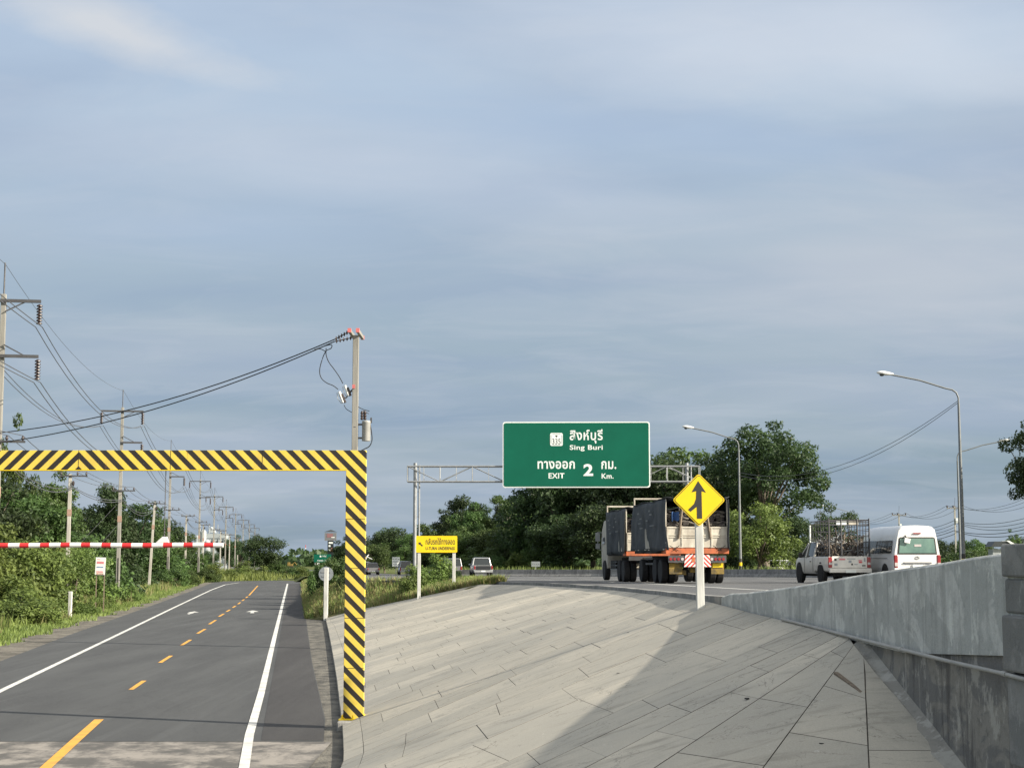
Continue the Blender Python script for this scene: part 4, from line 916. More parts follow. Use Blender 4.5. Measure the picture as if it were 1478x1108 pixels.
for (x0, y0, x1, y1) in ((300, 530, 330, 610), (342, 485, 368, 560)):
    fc = MB(); a, b = t4(x0, y0), t4(x1, y1); fc.tube([a, b], .05, 8); f_ = fc.build('fuse_cutout', 'white', tpz)
    fc = MB(); fc.tube([a.lerp(b, .25) + Vector((.06, 0, .02)), b + Vector((.07, 0, 0))], .05, 8); fc.build('fuse_tube', 'insul', f_)
    fc = MB(); fc.tube([a + Vector((-.08, 0, -.03)), a + Vector((-.05, 0, -.25)), b + Vector((-.08, 0, -.02)), b], .012, 5); fc.build('contact_arm', 'galv', f_)
m = MB(); m.tube([t4(300, 560), t4(350, 575), t4(400, 510)], .03, 6); m.tube([t4(370, 540), t4(400, 515)], .04, 6); m.build('cutout_bracket', 'dark_steel', tpz)
m = MB(); m.box(t4(405, 492, -.12), (.1, .03, .14)); m.build('red_tag', 'pink', tpz)
tc_ = t4(497, 815); rt = (t4(528, 800) - t4(466, 800)).x / 2; th = (t4(497, 745) - t4(497, 888)).z
tr = MB(); tr.lathe([(rt * .96, 0), (rt, .03), (rt, th - .06), (rt * 1.04, th - .05), (rt * 1.04, th - .01), (rt * .9, th + .02), (.03, th + .04)], (tc_.x, 0, t4(497, 888).z), n=24)
tk = tr.build('transformer_tank', 'galv_grey', tpz, smooth=True)
for x_ in (465, 488): q = MB(); b_ = t4(x_, 735); q.lathe([(.03, 0), (.06, .05), (.035, .1), (.06, .15), (.035, .2), (.055, .26), (.02, .34)], b_, n=10); q.build('bushing', 'insul', tk)
q = MB(); q.tube([t4(455, 690), t4(478, 665), t4(480, 735)], .016, 5); q.tube([t4(478, 668), t4(515, 690)], .014, 5); q.box(t4(532, 738), (.06, .06, .2)); q.build('arrester', 'dark_steel', tk)
q = MB(); q.box((tc_.x - rt - .07, 0, t4(0, 768).z), (.22, .12, .06)); q.box((tc_.x - rt - .07, 0, t4(0, 866).z), (.22, .12, .06)); q.build('bracket', 'dark_steel', tk)
# street lamps
def lamp(X, Y, label, side=-1, arm=4.4, H=12.0, gz=None, rz=0):
    gz = zh(Y) - .05 if gz is None else gz
    t = thing('street_lamp', (X, Y, gz), label, 'street lamp', rz=rz, group='street lamps beyond the barrier')
    m = MB(); m.tube([(0, 0, 0), (0, 0, H * .5), (0, 0, H - .9)], .13, 12, rs=[.135, .105, .075]); sh_ = m.build('pole_shaft', 'pole_steel', t, smooth=True)
    m = MB(); m.tube([(0, 0, H - .9), (0, 0, H - .55), (side * .12, 0, H - .22), (side * .38, 0, H - .03), (side * .8, 0, H + .06), (side * arm * .55, 0, H + arm * .13), (side * arm, 0, H + arm * .22)], .055, 10); m.build('arm', 'pole_steel', t, smooth=True)
    m = MB(); hx0 = side * arm; hz0 = H + arm * .22; secs = []
    for f, rw, rh in ((-.25, .07, .06), (.0, .12, .10), (.35, .19, .14), (.65, .19, .13), (.9, .12, .08), (1.0, .03, .03)):
        secs.append([(hx0 + side * (f * .85 - .1), rw * math.cos(a), hz0 + .22 * f * .4 + .02 + rh * math.sin(a)) for a in [i * math.pi / 6 for i in range(12)]])
    m.loft(secs); hd = m.build('lamp_head', 'white', t, smooth=True)
    m = MB(); m.lathe([(.02, -.12), (.12, -.09), (.16, .0), (.14, .03)], (hx0 + side * .42, 0, hz0 - .02), n=12); m.build('lens', 'glass', hd, smooth=True)
    for k in range(5):
        m = MB(); m.lathe([(.142, .05 + k * .32), (.140, .34 + k * .32)], (0, 0, 0), n=12); m.build('painted_band', 'yellow_sign' if k % 2 else 'sign_black', t)
    m = MB(); m.box((0, 0, .02), (.42, .42, .04)); m.build('base_plate', 'galv', t)
    return t
lp1 = at(1376, 560, 98); lp2 = at(1066, 640, 135); lp3 = at(1226, 740, 290); lp4 = at(1383, 700, 146)
la = lamp(lp1.x + .3, 98, 'nearest tall street lamp, its arm reaching left over the white van')
dup(la, (lp2.x, 135, zh(135) - .05), 0, 'street lamp in front of the large domed tree right of the truck', (.95, 1, 1))
dup(la, (lp3.x, 290, .6), 0, 'small distant street lamp above the loaded pickup', (1.05, 1, .98))
dup(la, (lp4.x, 146, zh(146) - .05), math.pi - R(0), 'street lamp behind the nearest one with its arm pointing right', (.98, 1, .98))
a = Vector((lp1.x + .25, 98, zh(98) + 11.2)); b = Vector((lp2.x + .05, 135, zh(135) + 9.0))
cable('lamp_cable', [catenary(a, b, 1.9, 24), catenary(a - Vector((0, 0, .12)), b - Vector((0, 0, .25)), 2.05, 24)], .018, 'pair of thin cables sagging from the nearest street lamp behind the domed tree')
# line of poles far on the right
rp = [(at(1299, 800, 330).x, 330), (at(1380, 800, 285).x, 285), (at(1506, 800, 240).x, 240), (at(1215, 800, 380).x, 380)]
t1 = None; rl = ['far power pole standing above the roof of the white van', 'far power pole hidden behind the nearest street lamp', 'far power pole beyond the right edge of the frame', 'far power pole behind the caged load of the pickup']
tops = []
for (X, Y), lb in zip(rp, rl):
    gz = .6; h_ = (at(1299, 741, 330).z - gz)
    if t1 is None:
        t1 = thing('power_pole', (X, Y, gz), lb, 'power pole', group='far power poles on the right')
        m = MB(); m.box((0, 0, h_ / 2), (.26, .26, h_)); m.build('pole_shaft', 'conc_pole', t1)
        m = MB(); m.box((0, -.15, h_ - .35), (3.0, .12, .16)); m.build('crossarm', 'conc_dark', t1)
        for x_ in (-1.4, -.3, 1.4): m = MB(); m.lathe([(.05, h_ - .27), (.16, h_ - .15), (.14, h_ + .05), (.04, h_ + .15)], (x_, -.15, 0), n=8); m.build('pin_insulator', 'insul', t1)
        m = MB(); m.tube([(0, 0, h_), (.1, 0, h_ + 1.6)], .03, 5); m.build('rod', 'dark_steel', t1)
        m = MB(); m.box((.25, -.2, h_ - 2.6), (.4, .3, .9)); m.build('meter_box', 'sign_white', t1)
    else: dup(t1, (X, Y, gz), 0, lb)
order = [3, 0, 1, 2]
for nm, xs_, dz, r_, lb, sag in (('power_cable', (-1.4, -.3, 1.4), h_ + .15, .03, 'upper three wires of the far power line on the right', 1.4), ('telephone_cable', (-.2, .1, .3), h_ - 2.6, .045, 'upper telephone cables on the far right poles', 1.1), ('telephone_cable', (-.2, .2), h_ - 4.4, .06, 'lower bundle of telephone cables on the far right poles', 1.0)):
    o = []
    for i, j in zip(order, order[1:]):
        for q, x_ in enumerate(xs_): o.append(catenary((rp[i][0] + x_, rp[i][1], .6 + dz - q * .25 * (nm[0] == 't')), (rp[j][0] + x_, rp[j][1], .6 + dz - q * .5 * (nm[0] == 't')), sag * (1 + .15 * q), 10))
    cable(nm, o, r_, lb, group='far wires on the right')

# ------------------------------------------------------------------ vehicles
def wheel(parent, x, y, r, wd, side, dual=False, dark=False, name='wheel'):
    m = MB(); h0, h1 = -wd / 2, wd / 2
    m.lathe([(r * .62, h0), (r * .95, h0), (r, h0 + .03), (r, h1 - .03), (r * .95, h1), (r * .62, h1)], (x, y, r), 'X', 24); t = m.build(name, 'tyre', parent)
    m = MB(); s = side; f = x + s * wd / 2
    m.lathe([(r * .62, f - s * .03), (r * .58, f - s * .015), (r * .50, f - s * .07), (r * .25, f - s * .05), (r * .18, f - s * .01), (.01, f)], (0, y, r), 'X', 20)
    m.build('rim', 'rim', t); return t
def sec(y, half, mirror=True):
    pts = [(x, y, z) for x, z in half]; return pts + [(-x, y, z) for x, z in reversed(half)]
# --- white high-roof van
vx = at(1290, 800, 61); van = thing('van', (vx.x + .97, 61.2, zh(61.2)), 'white high-roof passenger van beyond the parapet wall', 'van', rz=R(5))
def vsec(y, wt=1.0, zt=2.26, zb=.34, wb=.94):
    return sec(y, [(0, zb), (wb * .9, zb), (wb * .985, zb + .12), (wb, .62), (wb * 1.0, .95), (wb * .975, 1.18), (wb * .89 * wt, 1.72), (wb * .80 * wt, lerp(1.72, zt, .72)), (wb * .66 * wt, lerp(1.72, zt, .94)), (wb * .4 * wt, zt), (0, zt + .015)])
m = MB(); m.loft([vsec(0, .965, 2.20, .40, .925), vsec(.05, .99, 2.245, .36, .94), vsec(.3), vsec(1.5), vsec(3.4), vsec(3.9, 1, 2.24), vsec(4.35, .99, 2.02), sec(4.75, [(0, .34), (.84, .34), (.92, .46), (.93, .62), (.93, .95), (.90, 1.10), (.80, 1.42), (.72, 1.60), (.60, 1.66), (.4, 1.69), (0, 1.70)]), sec(5.15, [(0, .34), (.76, .34), (.84, .46), (.85, .62), (.85, .8), (.80, .92), (.72, 1.05), (.6, 1.09), (.5, 1.1), (.3, 1.11), (0, 1.12)])])
m.build('body', 'car_white', van, smooth=True)
def quad(name, pts, mt, parent, th=(0, -.01, 0)):
    m = MB(); P = [Vector(p) for p in pts]; Q = [p + Vector(th) for p in P]; n = len(P)
    m.add(P + Q, [tuple(range(n)), tuple(range(2 * n - 1, n - 1, -1))] + [(i, (i + 1) % n, n + (i + 1) % n, n + i) for i in range(n)]); return m.build(name, mt, parent, bevel=.004)
quad('rear_window_frame', [(-.80, .0, 1.13), (.80, .0, 1.13), (.73, .0, 1.76), (.66, .0, 1.80), (-.66, .0, 1.80), (-.73, .0, 1.76)], 'sign_black', van)
rw = quad('rear_window', [(-.74, -.012, 1.18), (.74, -.012, 1.18), (.675, -.012, 1.75), (-.675, -.012, 1.75)], 'glass_green', van)
quad('window_sticker', [(-.12, -.024, 1.43), (.16, -.024, 1.43), (.16, -.024, 1.52), (-.12, -.024, 1.52)], 'clear_lamp', rw)
m = MB(); m.box((0, -.03, 1.95), (.30, .04, .04)); m.build('brake_light', 'red_lamp', van)
m = MB(); m.box((-.42, -.09, 1.66), (.24, .05, .20), rot=Matrix.Rotation(R(12), 3, 'Y')); m.build('rear_mirror', 'car_white', van, bevel=.02)
m = MB(); m.tube([(-.46, -.0, 1.86), (-.47, -.08, 1.82), (-.44, -.09, 1.70)], .025, 6); m.build('mirror_arm', 'sign_black', van)
for s in (-1, 1):
    m = MB(); m.box((s * .86, .02, .86), (.15, .09, .50)); lo_ = m.build('tail_light', 'red_lamp', van, bevel=.03); m = MB(); m.box((s * .86, -.03, .74), (.12, .03, .14)); m.build('clear_lens', 'clear_lamp', lo_)
m = MB(); m.box((0, -.02, .80), (1.12, .07, .055)); m.build('door_trim', 'car_grey', van, bevel=.01)
m = MB(); m.box((0, -.035, .66), (.42, .03, .14)); m.build('number_plate', 'sign_white', van)
m = MB(); m.box((0, .0, .44), (1.78, .16, .2)); m.build('bumper', 'car_white', van, bevel=.03)
m = MB(); m.tube([(.085 * math.cos(a), -.02, 1.0 + .055 * math.sin(a)) for a in [i * math.pi / 8 for i in range(17)]], .010, 6); m.tube([(.03 * math.cos(a), -.02, 1.01 + .05 * math.sin(a)) for a in [i * math.pi / 6 for i in range(13)]], .008, 6); m.build('badge', 'galv', van)
for s in (-1, 1):
    for y0, y1 in ((.35, .95), (.98, 2.15), (2.2, 3.2), (3.3, 4.1)):
        quad('side_window', [(s * .945 * 1.0, y0, 1.18), (s * .945, y1, 1.18), (s * .865, y1, 1.68), (s * .865, y0, 1.68)], 'glass', van, (s * .008, 0, .002))
    m = MB(); m.box((s * .945, 2.4, .98), (.02, 3.2, .03)); m.build('side_moulding', 'car_grey', van)
    m = MB(); m.lathe([(.40, s * .90), (.42, s * .955), (.38, s * .957)], (0, 1.1, .36), 'X', 20); m.lathe([(.40, s * .88), (.42, s * .935), (.38, s * .937)], (0, 4.3, .36), 'X', 20); m.build('wheel_arch', 'grime', van)
    wheel(van, s * .86, 1.1, .33, .2, s); wheel(van, s * .84, 4.3, .33, .2, s)
# --- loaded white pickup
kx = at(1194, 800, 62.5); pk = thing('pickup_truck', (kx.x + .88, 62.5, zh(62.5)), 'dusty white pickup with a steel cage of scrap over its bed', 'pickup', rz=R(5.5))
W_ = .87
m = MB()
def bsec(y, w, z0, z1): return sec(y, [(0, z0), (w * .93, z0), (w * .99, z0 + .1), (w, .70), (w * .985, lerp(.7, z1, .75)), (w * .95, z1), (0, z1)])
m.loft([bsec(2.05, W_, .36, 1.06), bsec(3.9, W_, .36, 1.06), bsec(4.5, W_ * .98, .36, 1.02), bsec(5.0, W_ * .9, .40, .93), bsec(5.15, W_ * .8, .48, .80)]); m.build('front_body', 'car_cream', pk, smooth=True)
m = MB()
for s in (-1, 1):
    m.loft([[(s * (W_ - .06), y, .45), (s * W_, y, .50), (s * (W_ + .015), y, .75), (s * W_, y, 1.0), (s * (W_ - .02), y, 1.06), (s * (W_ - .10), y, 1.06), (s * (W_ - .10), y, .45)] for y in (0.02, .8, 2.0)])
m.box((0, 1.0, .60), (1.62, 1.98, .06)); m.box((0, 2.0, .82), (1.62, .05, .46)); m.build('bed', 'car_cream', pk, bevel=.008)
m = MB(); m.box((0, .0, .84), (1.44, .05, .46)); tg = m.build('tailgate', 'car_cream', pk, bevel=.015)
for (x_, z_, w_, h_, mt) in ((-.58, .94, .09, .10, 'sign_black'), (-.30, .95, .24, .06, 'ad_red'), (.07, .97, .34, .03, 'sign_back'), (.02, .86, .12, .10, 'sign_back'), (.44, .90, .14, .05, 'ad_red'), (.45, .83, .14, .05, 'red'), (.62, .93, .06, .14, 'sign_back'), (-.56, .74, .13, .10, 'sign_back'), (.10, .75, .07, .07, 'sign_black'), (.26, .75, .14, .03, 'sign_back'), (.58, .70, .14, .05, 'sign_black')):
    m = MB(); m.box((x_, -.028, z_), (w_, .006, h_)); m.build('sticker', mt, tg)
for s in (-1, 1):
    m = MB(); m.box((s * .795, -.005, .83), (.15, .07, .42)); l_ = m.build('tail_light', 'red_lamp', pk, bevel=.02); m = MB(); m.box((s * .795, -.045, .78), (.12, .012, .09)); m.build('clear_lens', 'clear_lamp', l_)
m = MB(); m.box((0, -.10, .50), (1.72, .16, .16)); m.build('bumper', 'car_cream', pk, bevel=.02)
m = MB(); m.box((0, -.19, .47), (.42, .015, .10)); m.build('number_plate', 'sign_white', pk)
m = MB(); m.box((0, 2.4, .34), (1.2, 4.2, .16)); m.build('chassis', 'grime', pk)
m = MB(); cs = lambda y, w0, w1, z1: [(-w0, y, 1.03), (w0, y, 1.03), (w1, y, z1), (w1 * .85, y, z1 + .03), (-w1 * .85, y, z1 + .03), (-w1, y, z1)]
m.loft([cs(2.10, .82, .66, 1.58), cs(2.30, .83, .68, 1.62), cs(3.2, .84, .68, 1.62), cs(3.95, .84, .70, 1.10)]); m.build('cab_glass', 'glass', pk, smooth=True)
m = MB(); m.loft([[(-.67, y, z), (.67, y, z), (.60, y, z + .05), (-.60, y, z + .05)] for y, z in ((2.08, 1.59), (2.3, 1.64), (3.2, 1.63), (3.32, 1.57))]); m.build('cab_roof', 'car_cream', pk, smooth=True)
for s in (-1, 1):
    m = MB(); m.tube([(s * .82, 2.10, 1.04), (s * .66, 2.14, 1.62)], .05, 6); m.tube([(s * .86, 3.15, 1.04), (s * .69, 3.15, 1.62)], .03, 6); m.tube([(s * .86, 3.95, 1.04), (s * .68, 3.3, 1.60)], .035, 6); m.build('pillar', 'car_cream', pk)
    m = MB(); m.box((s * .98, 3.55, 1.12), (.16, .08, .2)); m.build('door_mirror', 'sign_black', pk, bevel=.02)
    m = MB(); m.box((s * (W_ + .018), 2.45, .86), (.02, .12, .04)); m.build('door_handle', 'sign_black', pk)
    m = MB(); m.box((s * (W_ + .004), 2.15, .74), (.006, .015, .62)); m.box((s * (W_ + .004), 3.35, .74), (.006, .015, .62)); m.build('door_seam', 'grime', pk)
    for y in (1.05, 4.15):
        m = MB(); m.lathe([(.46, s * (W_ - .12)), (.46, s * (W_ + .012)), (.38, s * (W_ + .014))], (0, y, .38), 'X', 22); m.build('wheel_arch', 'grime', pk); wheel(pk, s * (W_ - .08), y, .36, .22, s)
# cage
def cage_side(s):
    m = MB(); x = s * .80
    for y in np.linspace(-.02, 2.55, 8): m.tube([(x, y, 1.06 if y < 2.1 else 1.62), (x + s * .03, y, 2.52 - (.12 if y > 2.1 else 0))], .016, 5)
    for z in np.linspace(1.22, 2.5, 7): m.tube([(x + s * .01, -.02, z), (x + s * .01, 2.05 if z < 1.65 else 2.6, z)], .013, 5)
    m.tube([(x + s * .03, -.04, 1.06), (x + s * .03, -.04, 2.58)], .028, 6); return m
for s in (-1, 1): cage_side(s).build('cage_side', 'dark_steel', pk)
m = MB()
for x in np.linspace(-.78, .78, 5): m.tube([(x + .03, 2.58, 1.66), (x, 2.58, 2.44)], .014, 5)
for z in np.linspace(1.75, 2.4, 3): m.tube([(-.8, 2.58, z), (.8, 2.58, z)], .014, 5)
m.build('cage_front', 'dark_steel', pk)
m = MB()
for y in (0, .9, 1.8, 2.55): m.tube([(-.8, y, 2.5), (.8, y, 2.5)], .02, 6)
for z in (2.3, 2.42, 2.5): m.tube([(-.8, -.03, z), (.85, -.03, z + .02)], .018, 5)
for x in (-.32, .34): m.tube([(x, -.03, 1.08), (x, -.03, 2.56)], .03, 6)
for z in (1.35, 1.6, 1.85, 2.1, 2.3):
    m.tube([(.34, -.03, z), (.8, -.03, z + .05)], .013, 5)
for x in (.46, .58, .7): m.tube([(x, -.03, 1.08), (x, -.03, 2.5)], .012, 5)
m.build('cage_rear', 'dark_steel', pk)
for (x_, w_, mt) in ((-.20, .42, 'sign_white'), (.30, .40, 'cream')): m = MB(); m.box((x_, .3, 2.40), (w_, .04, .14)); m.build('roof_board', mt, pk)
m = MB(); m.tube([(-.86, 2.5, 1.65), (-.86, 2.5, 2.35)], .035, 8); m.build('snorkel', 'sign_white', pk); m = MB(); m.tube([(-.3, 2.9, 1.65), (-.3, 2.85, 3.0)], .012, 5); m.build('aerial', 'dark_steel', pk)
# scrap in the bed
rs2 = random.Random(3); m = MB()
for k in range(210):
    c = Vector((rs2.uniform(-.7, .7), rs2.uniform(.15, 1.95), rs2.uniform(.72, 1.55) + (.6 * rs2.random() if k % 3 == 0 else .2 * rs2.random()))); d = Vector((rs2.uniform(-1, 1), rs2.uniform(-1, 1), rs2.uniform(-.5, .7))).normalized() * rs2.uniform(.2, .6)
    a, b = c - d, c + d
    for v in (a, b): v.x = max(-.75, min(.75, v.x)); v.y = max(.03, min(2.0, v.y)); v.z = max(.68, min(2.3, v.z))
    mid = (a + b) / 2 + Vector((rs2.uniform(-.1, .1), rs2.uniform(-.1, .1), rs2.uniform(-.1, .12))); m.tube([a, mid, b], rs2.choice((.012, .018, .03)), 5, mi=rs2.choice((0, 0, 1, 2)))
for k in range(16):
    z0 = .8 + k * .03; m.tube([(-.35 + k * .03, .1, z0), (.15 + k * .012, .12, z0 + .35), (.62, .2, 1.45 + .4 * rs2.random())], .03, 5, mi=0)
o = m.build('scrap_load', ['scrap', 'galv', 'wood']); o.location = pk.location; o.rotation_euler = pk.rotation_euler; tag(o, 'tangled scrap metal and branches heaped inside the cage of the white pickup', 'scrap')
# --- truck and trailer
HD = R(5.2)
def draped(x0, y0, y1, z0, z1, s, seed, mb, nx=34, nz=12, fl=.10):
    r_ = random.Random(seed); ph = [r_.uniform(0, 6.28) for _ in range(6)]; rows = []
    for j in range(nz + 1):
        t = j / nz; row = []
        for i in range(nx + 1):
            u = i / nx; y = lerp(y0, y1, u); z = lerp(z1, z0, t)
            wv = (math.sin(u * 21 + ph[0] + t * 1.5) * .034 + math.sin(u * 44 + ph[1] - t * 2) * .02 + math.sin(u * 9 + ph[2] + t * 2) * .055 + .03 * math.sin(u * 14 + t * 6 + ph[4])) * (.3 + t)
            bel = fl * math.sin(math.pi * min(1, t * .9)) * .5
            sag = .04 * math.sin(u * 13 + ph[3]) * (t > .99) - .03 * math.sin(math.pi * u) * (1 - t)
            dy = -.16 * (t ** 2) * (1 - u) + .10 * t * t * u
            row.append((x0 + s * (wv + bel), y + dy, z + sag))
        rows.append(row)
    mb.sheet(rows)
def truck_body(root, L, H0, H1, seed, tail=True):
    """bed of length L from y=0, floor H0, top H1"""
    w2 = 1.22
    m = MB(); m.box((0, .45, H0 - .11), (2.44, .9, .20)); m.build('orange_frame', 'orange', root, bevel=.01); m = MB(); m.box((0, L / 2 + .45, H0 - .11), (2.40, L - .9, .16)); m.build('side_rail', 'grime', root)
    zb0_, zb1_ = H0, H0 + .82
    m = MB(); m.box((0, .03, (zb0_ + zb1_) / 2), (2.36, .06, zb1_ - zb0_)); 
    tg_ = m.build('tailgate', 'cream', root, bevel=.01)
    m = MB()
    for z in (.04, .42, .50, .78): m.box((0, -.012, zb0_ + z), (2.36, .03, .035))
    for x in (-1.15, -.58, 0, .58, 1.15): m.box((x, -.010, (zb0_ + zb1_) / 2), (.05, .028, zb1_ - zb0_ - .02))
    m.build('tailgate_ribs', 'cream', tg_)
    for s in (-1, 1):
        m = MB(); m.box((s * 1.18, L / 2, (zb0_ + zb1_) / 2), (.05, L, zb1_ - zb0_)); m.build('side_board', 'cream', root)
        m = MB(); m.box((s * 1.20, .03, (zb1_ + H1) / 2), (.045, .045, H1 - zb1_)); m.build('corner_post', 'cream', root)
        m = MB(); draped(s * 1.25, -.14, L - .08, H0 - .12, H1 + .02, s, seed + s, m); o = m.build('side_tarpaulin', 'tarp', root, smooth='all'); o.modifiers.new('t', 'SOLIDIFY').thickness = .012
        if s < 0:
            for q, (uu, zz, ww, hh) in enumerate(((.30, .72, .12, .05), (.42, .60, .10, .05), (.26, .48, .22, .035), (.62, .66, .12, .04), (.66, .56, .14, .035), (.60, .45, .16, .04), (.34, .80, .07, .05), (.70, .78, .10, .05))):
                m = MB(); y_ = uu * L; m.box((s * (1.415), y_, H0 + (H1 - H0) * zz), (.006, ww * L * .6, hh * 1.3)); m.build('faded_print', 'tarp_print', o)
    m = MB(); rows = []
    for j in range(13):
        u = j / 12; rows.append([(lerp(-1.27, 1.27, i / 16), lerp(-.12, L, u), H1 + .03 + .035 * math.sin(i * 1.3 + j) + (.06 if j in (0,) else 0) - .10 * math.sin(math.pi * i / 16) * (1 - .4 * u)) for i in range(17)])
    m.sheet(rows); o = m.build('roof_tarpaulin', 'tarp', root, smooth='all'); o.modifiers.new('t', 'SOLIDIFY').thickness = .012
    m = MB()
    for x in (-1.2, 1.2): m.box((x, L - .04, (zb1_ + H1 + .32) / 2), (.06, .06, H1 + .32 - zb1_))
    m.box((0, L - .04, H1 + .30), (2.45, .06, .07)); m.box((0, L - .04, H1 * .5 + .6), (2.3, .05, 1.6)); m.build('headboard', 'cream', root, bevel=.01)
def load(root_loc, rz, L, H0, H1, seed, label):
    r_ = random.Random(seed); m = MB(); z = H0 + .05; row = 0
    while z < H1 - .42:
        n = 13
        for i in range(n):
            x = -1.05 + 2.1 * i / (n - 1) + r_.uniform(-.05, .05); y0 = .12 + r_.uniform(0, .12) + .25 * max(0, z - H0 - .8); zz = z + r_.uniform(-.03, .04)
            m.tube([(x, y0, zz), (x + r_.uniform(-.12, .12), y0 + 1.4, zz + r_.uniform(-.05, .05))], r_.uniform(.055, .09), 7)
            m.tube([(x - .1, y0 + .02, zz + .05), (x + .12, y0 - .01, zz + r_.uniform(-.05, .08))], r_.uniform(.035, .06), 6)
        z += .13; row += 1
    m.box((0, L / 2 + .6, (H0 + H1 - .6) / 2), (2.1, L - 1.8, H1 - .6 - H0))
    o = m.build('load', ['scrap']); o.location = root_loc; o.rotation_euler = (0, 0, rz); tag(o, label, 'load')
    m = MB(); vs = []
    m.loft([[( -.95 + .26 * u, .06 + .1 * math.sin(u * 5), z_ + .04 * math.sin(u * 9 + z_ * 7)) for u in (0, .25, .5, .75, 1)] + [(-.69, .3, z_), (-.95, .3, z_)] for z_ in np.linspace(H0 + 1.05, H0 + 1.38, 6)])
    o = m.build('blue_bundle', 'blue_tarp', smooth=True); o.location = root_loc; o.rotation_euler = (0, 0, rz); return o
tx = at(961, 800, 60)
tr0 = Vector((tx.x + 1.22 * math.cos(HD), 60.1, zh(60))); fwd = Vector((-math.sin(HD), math.cos(HD), 0))
trl = thing('trailer', tuple(tr0), 'rear drawbar trailer with dark side tarpaulins, orange frame and red white chevrons', 'trailer', rz=HD)
TH0, TH1, TL = 1.36, 3.22, 7.2
truck_body(trl, TL, TH0, TH1, 11)
bb = load(tuple(tr0), HD, TL, TH0, TH1, 4, 'stacked dark scrap bundles heaped in the open back of the trailer'); tag(bb, 'blue plastic bundle on the load at the left of the trailer', 'bundle')
# rear of the trailer
for px, s in ((-.62, -1), (.42, 1)):
    m = MB(); m.tube([(px + .05 * -s, .0, TH1 - .35), (px + s * .10, -.06, TH0 + .36)], .055, 6); m.build('slanting_prop', 'wood', trl)
for s in (-1, 1):
    m = MB(); m.box((s * .80, -.03, TH0 - .42), (.66, .05, .27)); p_ = m.build('light_panel', 'dark_steel', trl)
    for k in range(4): m = MB(); m.lathe([(.055, -.075), (.06, -.06)], (s * .80 - .24 + k * .15, 0, TH0 - .42), 'Y', 12); m.build('tail_light', 'red_lamp' if k != (3 if s < 0 else 0) else 'clear_lamp', p_)
    m = MB(); m.box((s * .82, .12, TH0 - .78), (.50, .02, .42)); m.box((s * .82, .11, TH0 - .64), (.44, .03, .05)); m.build('mudflap', 'yellow_dirty', trl)
m = MB(); m.box((.82, .09, TH0 - .66), (.40, .02, .16)); m.build('number_plate', 'yellow_sign', trl)
def g_chev():
    g = G('red_white_chevrons'); s_ = g.xyz(); f = g.math('FRACT', g.math('DIVIDE', g.math('ADD', g.math('ABSOLUTE', s_[0]), s_[2]), .17)); return g.out(g.mix(g.math('LESS_THAN', f, .5), (.72, .70, .66), (.55, .05, .04)), .6, .4)
M['chev'] = g_chev()
m = MB(); m.prism([(-.47, TH0 - .26), (.47, TH0 - .26), (.53, TH0 - .72), (-.53, TH0 - .72)], -.075, -.05); cb = m.build('chevron_board', 'chev', trl)
m = MB(); m.box((-.16, -.082, TH0 - .44), (.12, .01, .2)); m.box((.16, -.082, TH0 - .44), (.12, .01, .2)); m.build('reflector', 'orange', cb)
m = MB(); m.box((0, -.03, TH0 - .12), (2.46, .08, .2)); m.build('rear_beam', 'orange', trl, bevel=.01)
m = MB()
for x0, x1 in ((-1.1, -.75), (-.7, -.95), (.6, .95), (1.1, .8)): m.tube([(x0, -.08, TH0 + .1), (x1, -.1, TH0 - .1)], .012, 4)
m.build('lashing', 'black', trl)
m = MB(); m.box((0, TL / 2, .95), (.9, TL, .25)); m.tube([(0, TL, .8), (0, TL + 1.2, .8)], .08, 8); m.build('chassis', 'grime', trl)
for s in (-1, 1):
    for y in (1.25, 2.45, 5.6):
        for dx in (0, .3): wheel(trl, s * (1.10 - dx), y, .47, .25, s)
        m = MB(); m.tube([(0, y, .47), (s * 1.0, y, .47)], .07, 8); m.build('axle', 'grime', trl)
    m = MB(); m.box((s * 1.12, 3.9, .75), (.1, 1.7, .08)); m.box((s * 1.12, 3.9, .95), (.1, 1.7, .06)); m.build('side_guard', 'dark_steel', trl)
    for k in range(9): m = MB(); m.box((s * 1.25, .3 + k * .8, TH0 - .05), (.03, .3, .04)); m.build('hook_rail', 'cream', trl)
m = MB(); m.box((-.55, .35, .42), (.36, .05, .18)); m.box((0, .5, .55), (.4, .3, .25)); m.build('differential', 'yellow_dirty', trl)
tk0 = tr0 + fwd * 9.3; tk0.z = zh(tk0.y)
trk = thing('cargo_truck', tuple(tk0), 'front cargo truck with dark side tarpaulin and cab, pulling the trailer', 'truck', rz=HD)
truck_body(trk, 5.6, 1.36, 3.22, 23)
bb = load(tuple(tk0), HD, 5.6, 1.36, 3.22, 9, 'dark scrap bundles in the bed of the front truck, left of the trailer'); tag(bb, 'blue bundle on the load of the front truck', 'bundle')
m = MB(); m.box((0, 4, .95), (.9, 8.0, .26)); m.build('chassis', 'grime', trk)
m = MB(); m.loft([[(-1.15, y, z0), (1.15, y, z0), (1.18, y, z1 - .5), (1.08, y, z1), (-1.08, y, z1), (-1.18, y, z1 - .5)] for y, z0, z1 in ((5.9, .6, 2.85), (6.3, .55, 2.95), (7.5, .5, 2.85), (7.75, .5, 2.2))]); m.build('cab', 'cream', trk, smooth=True)
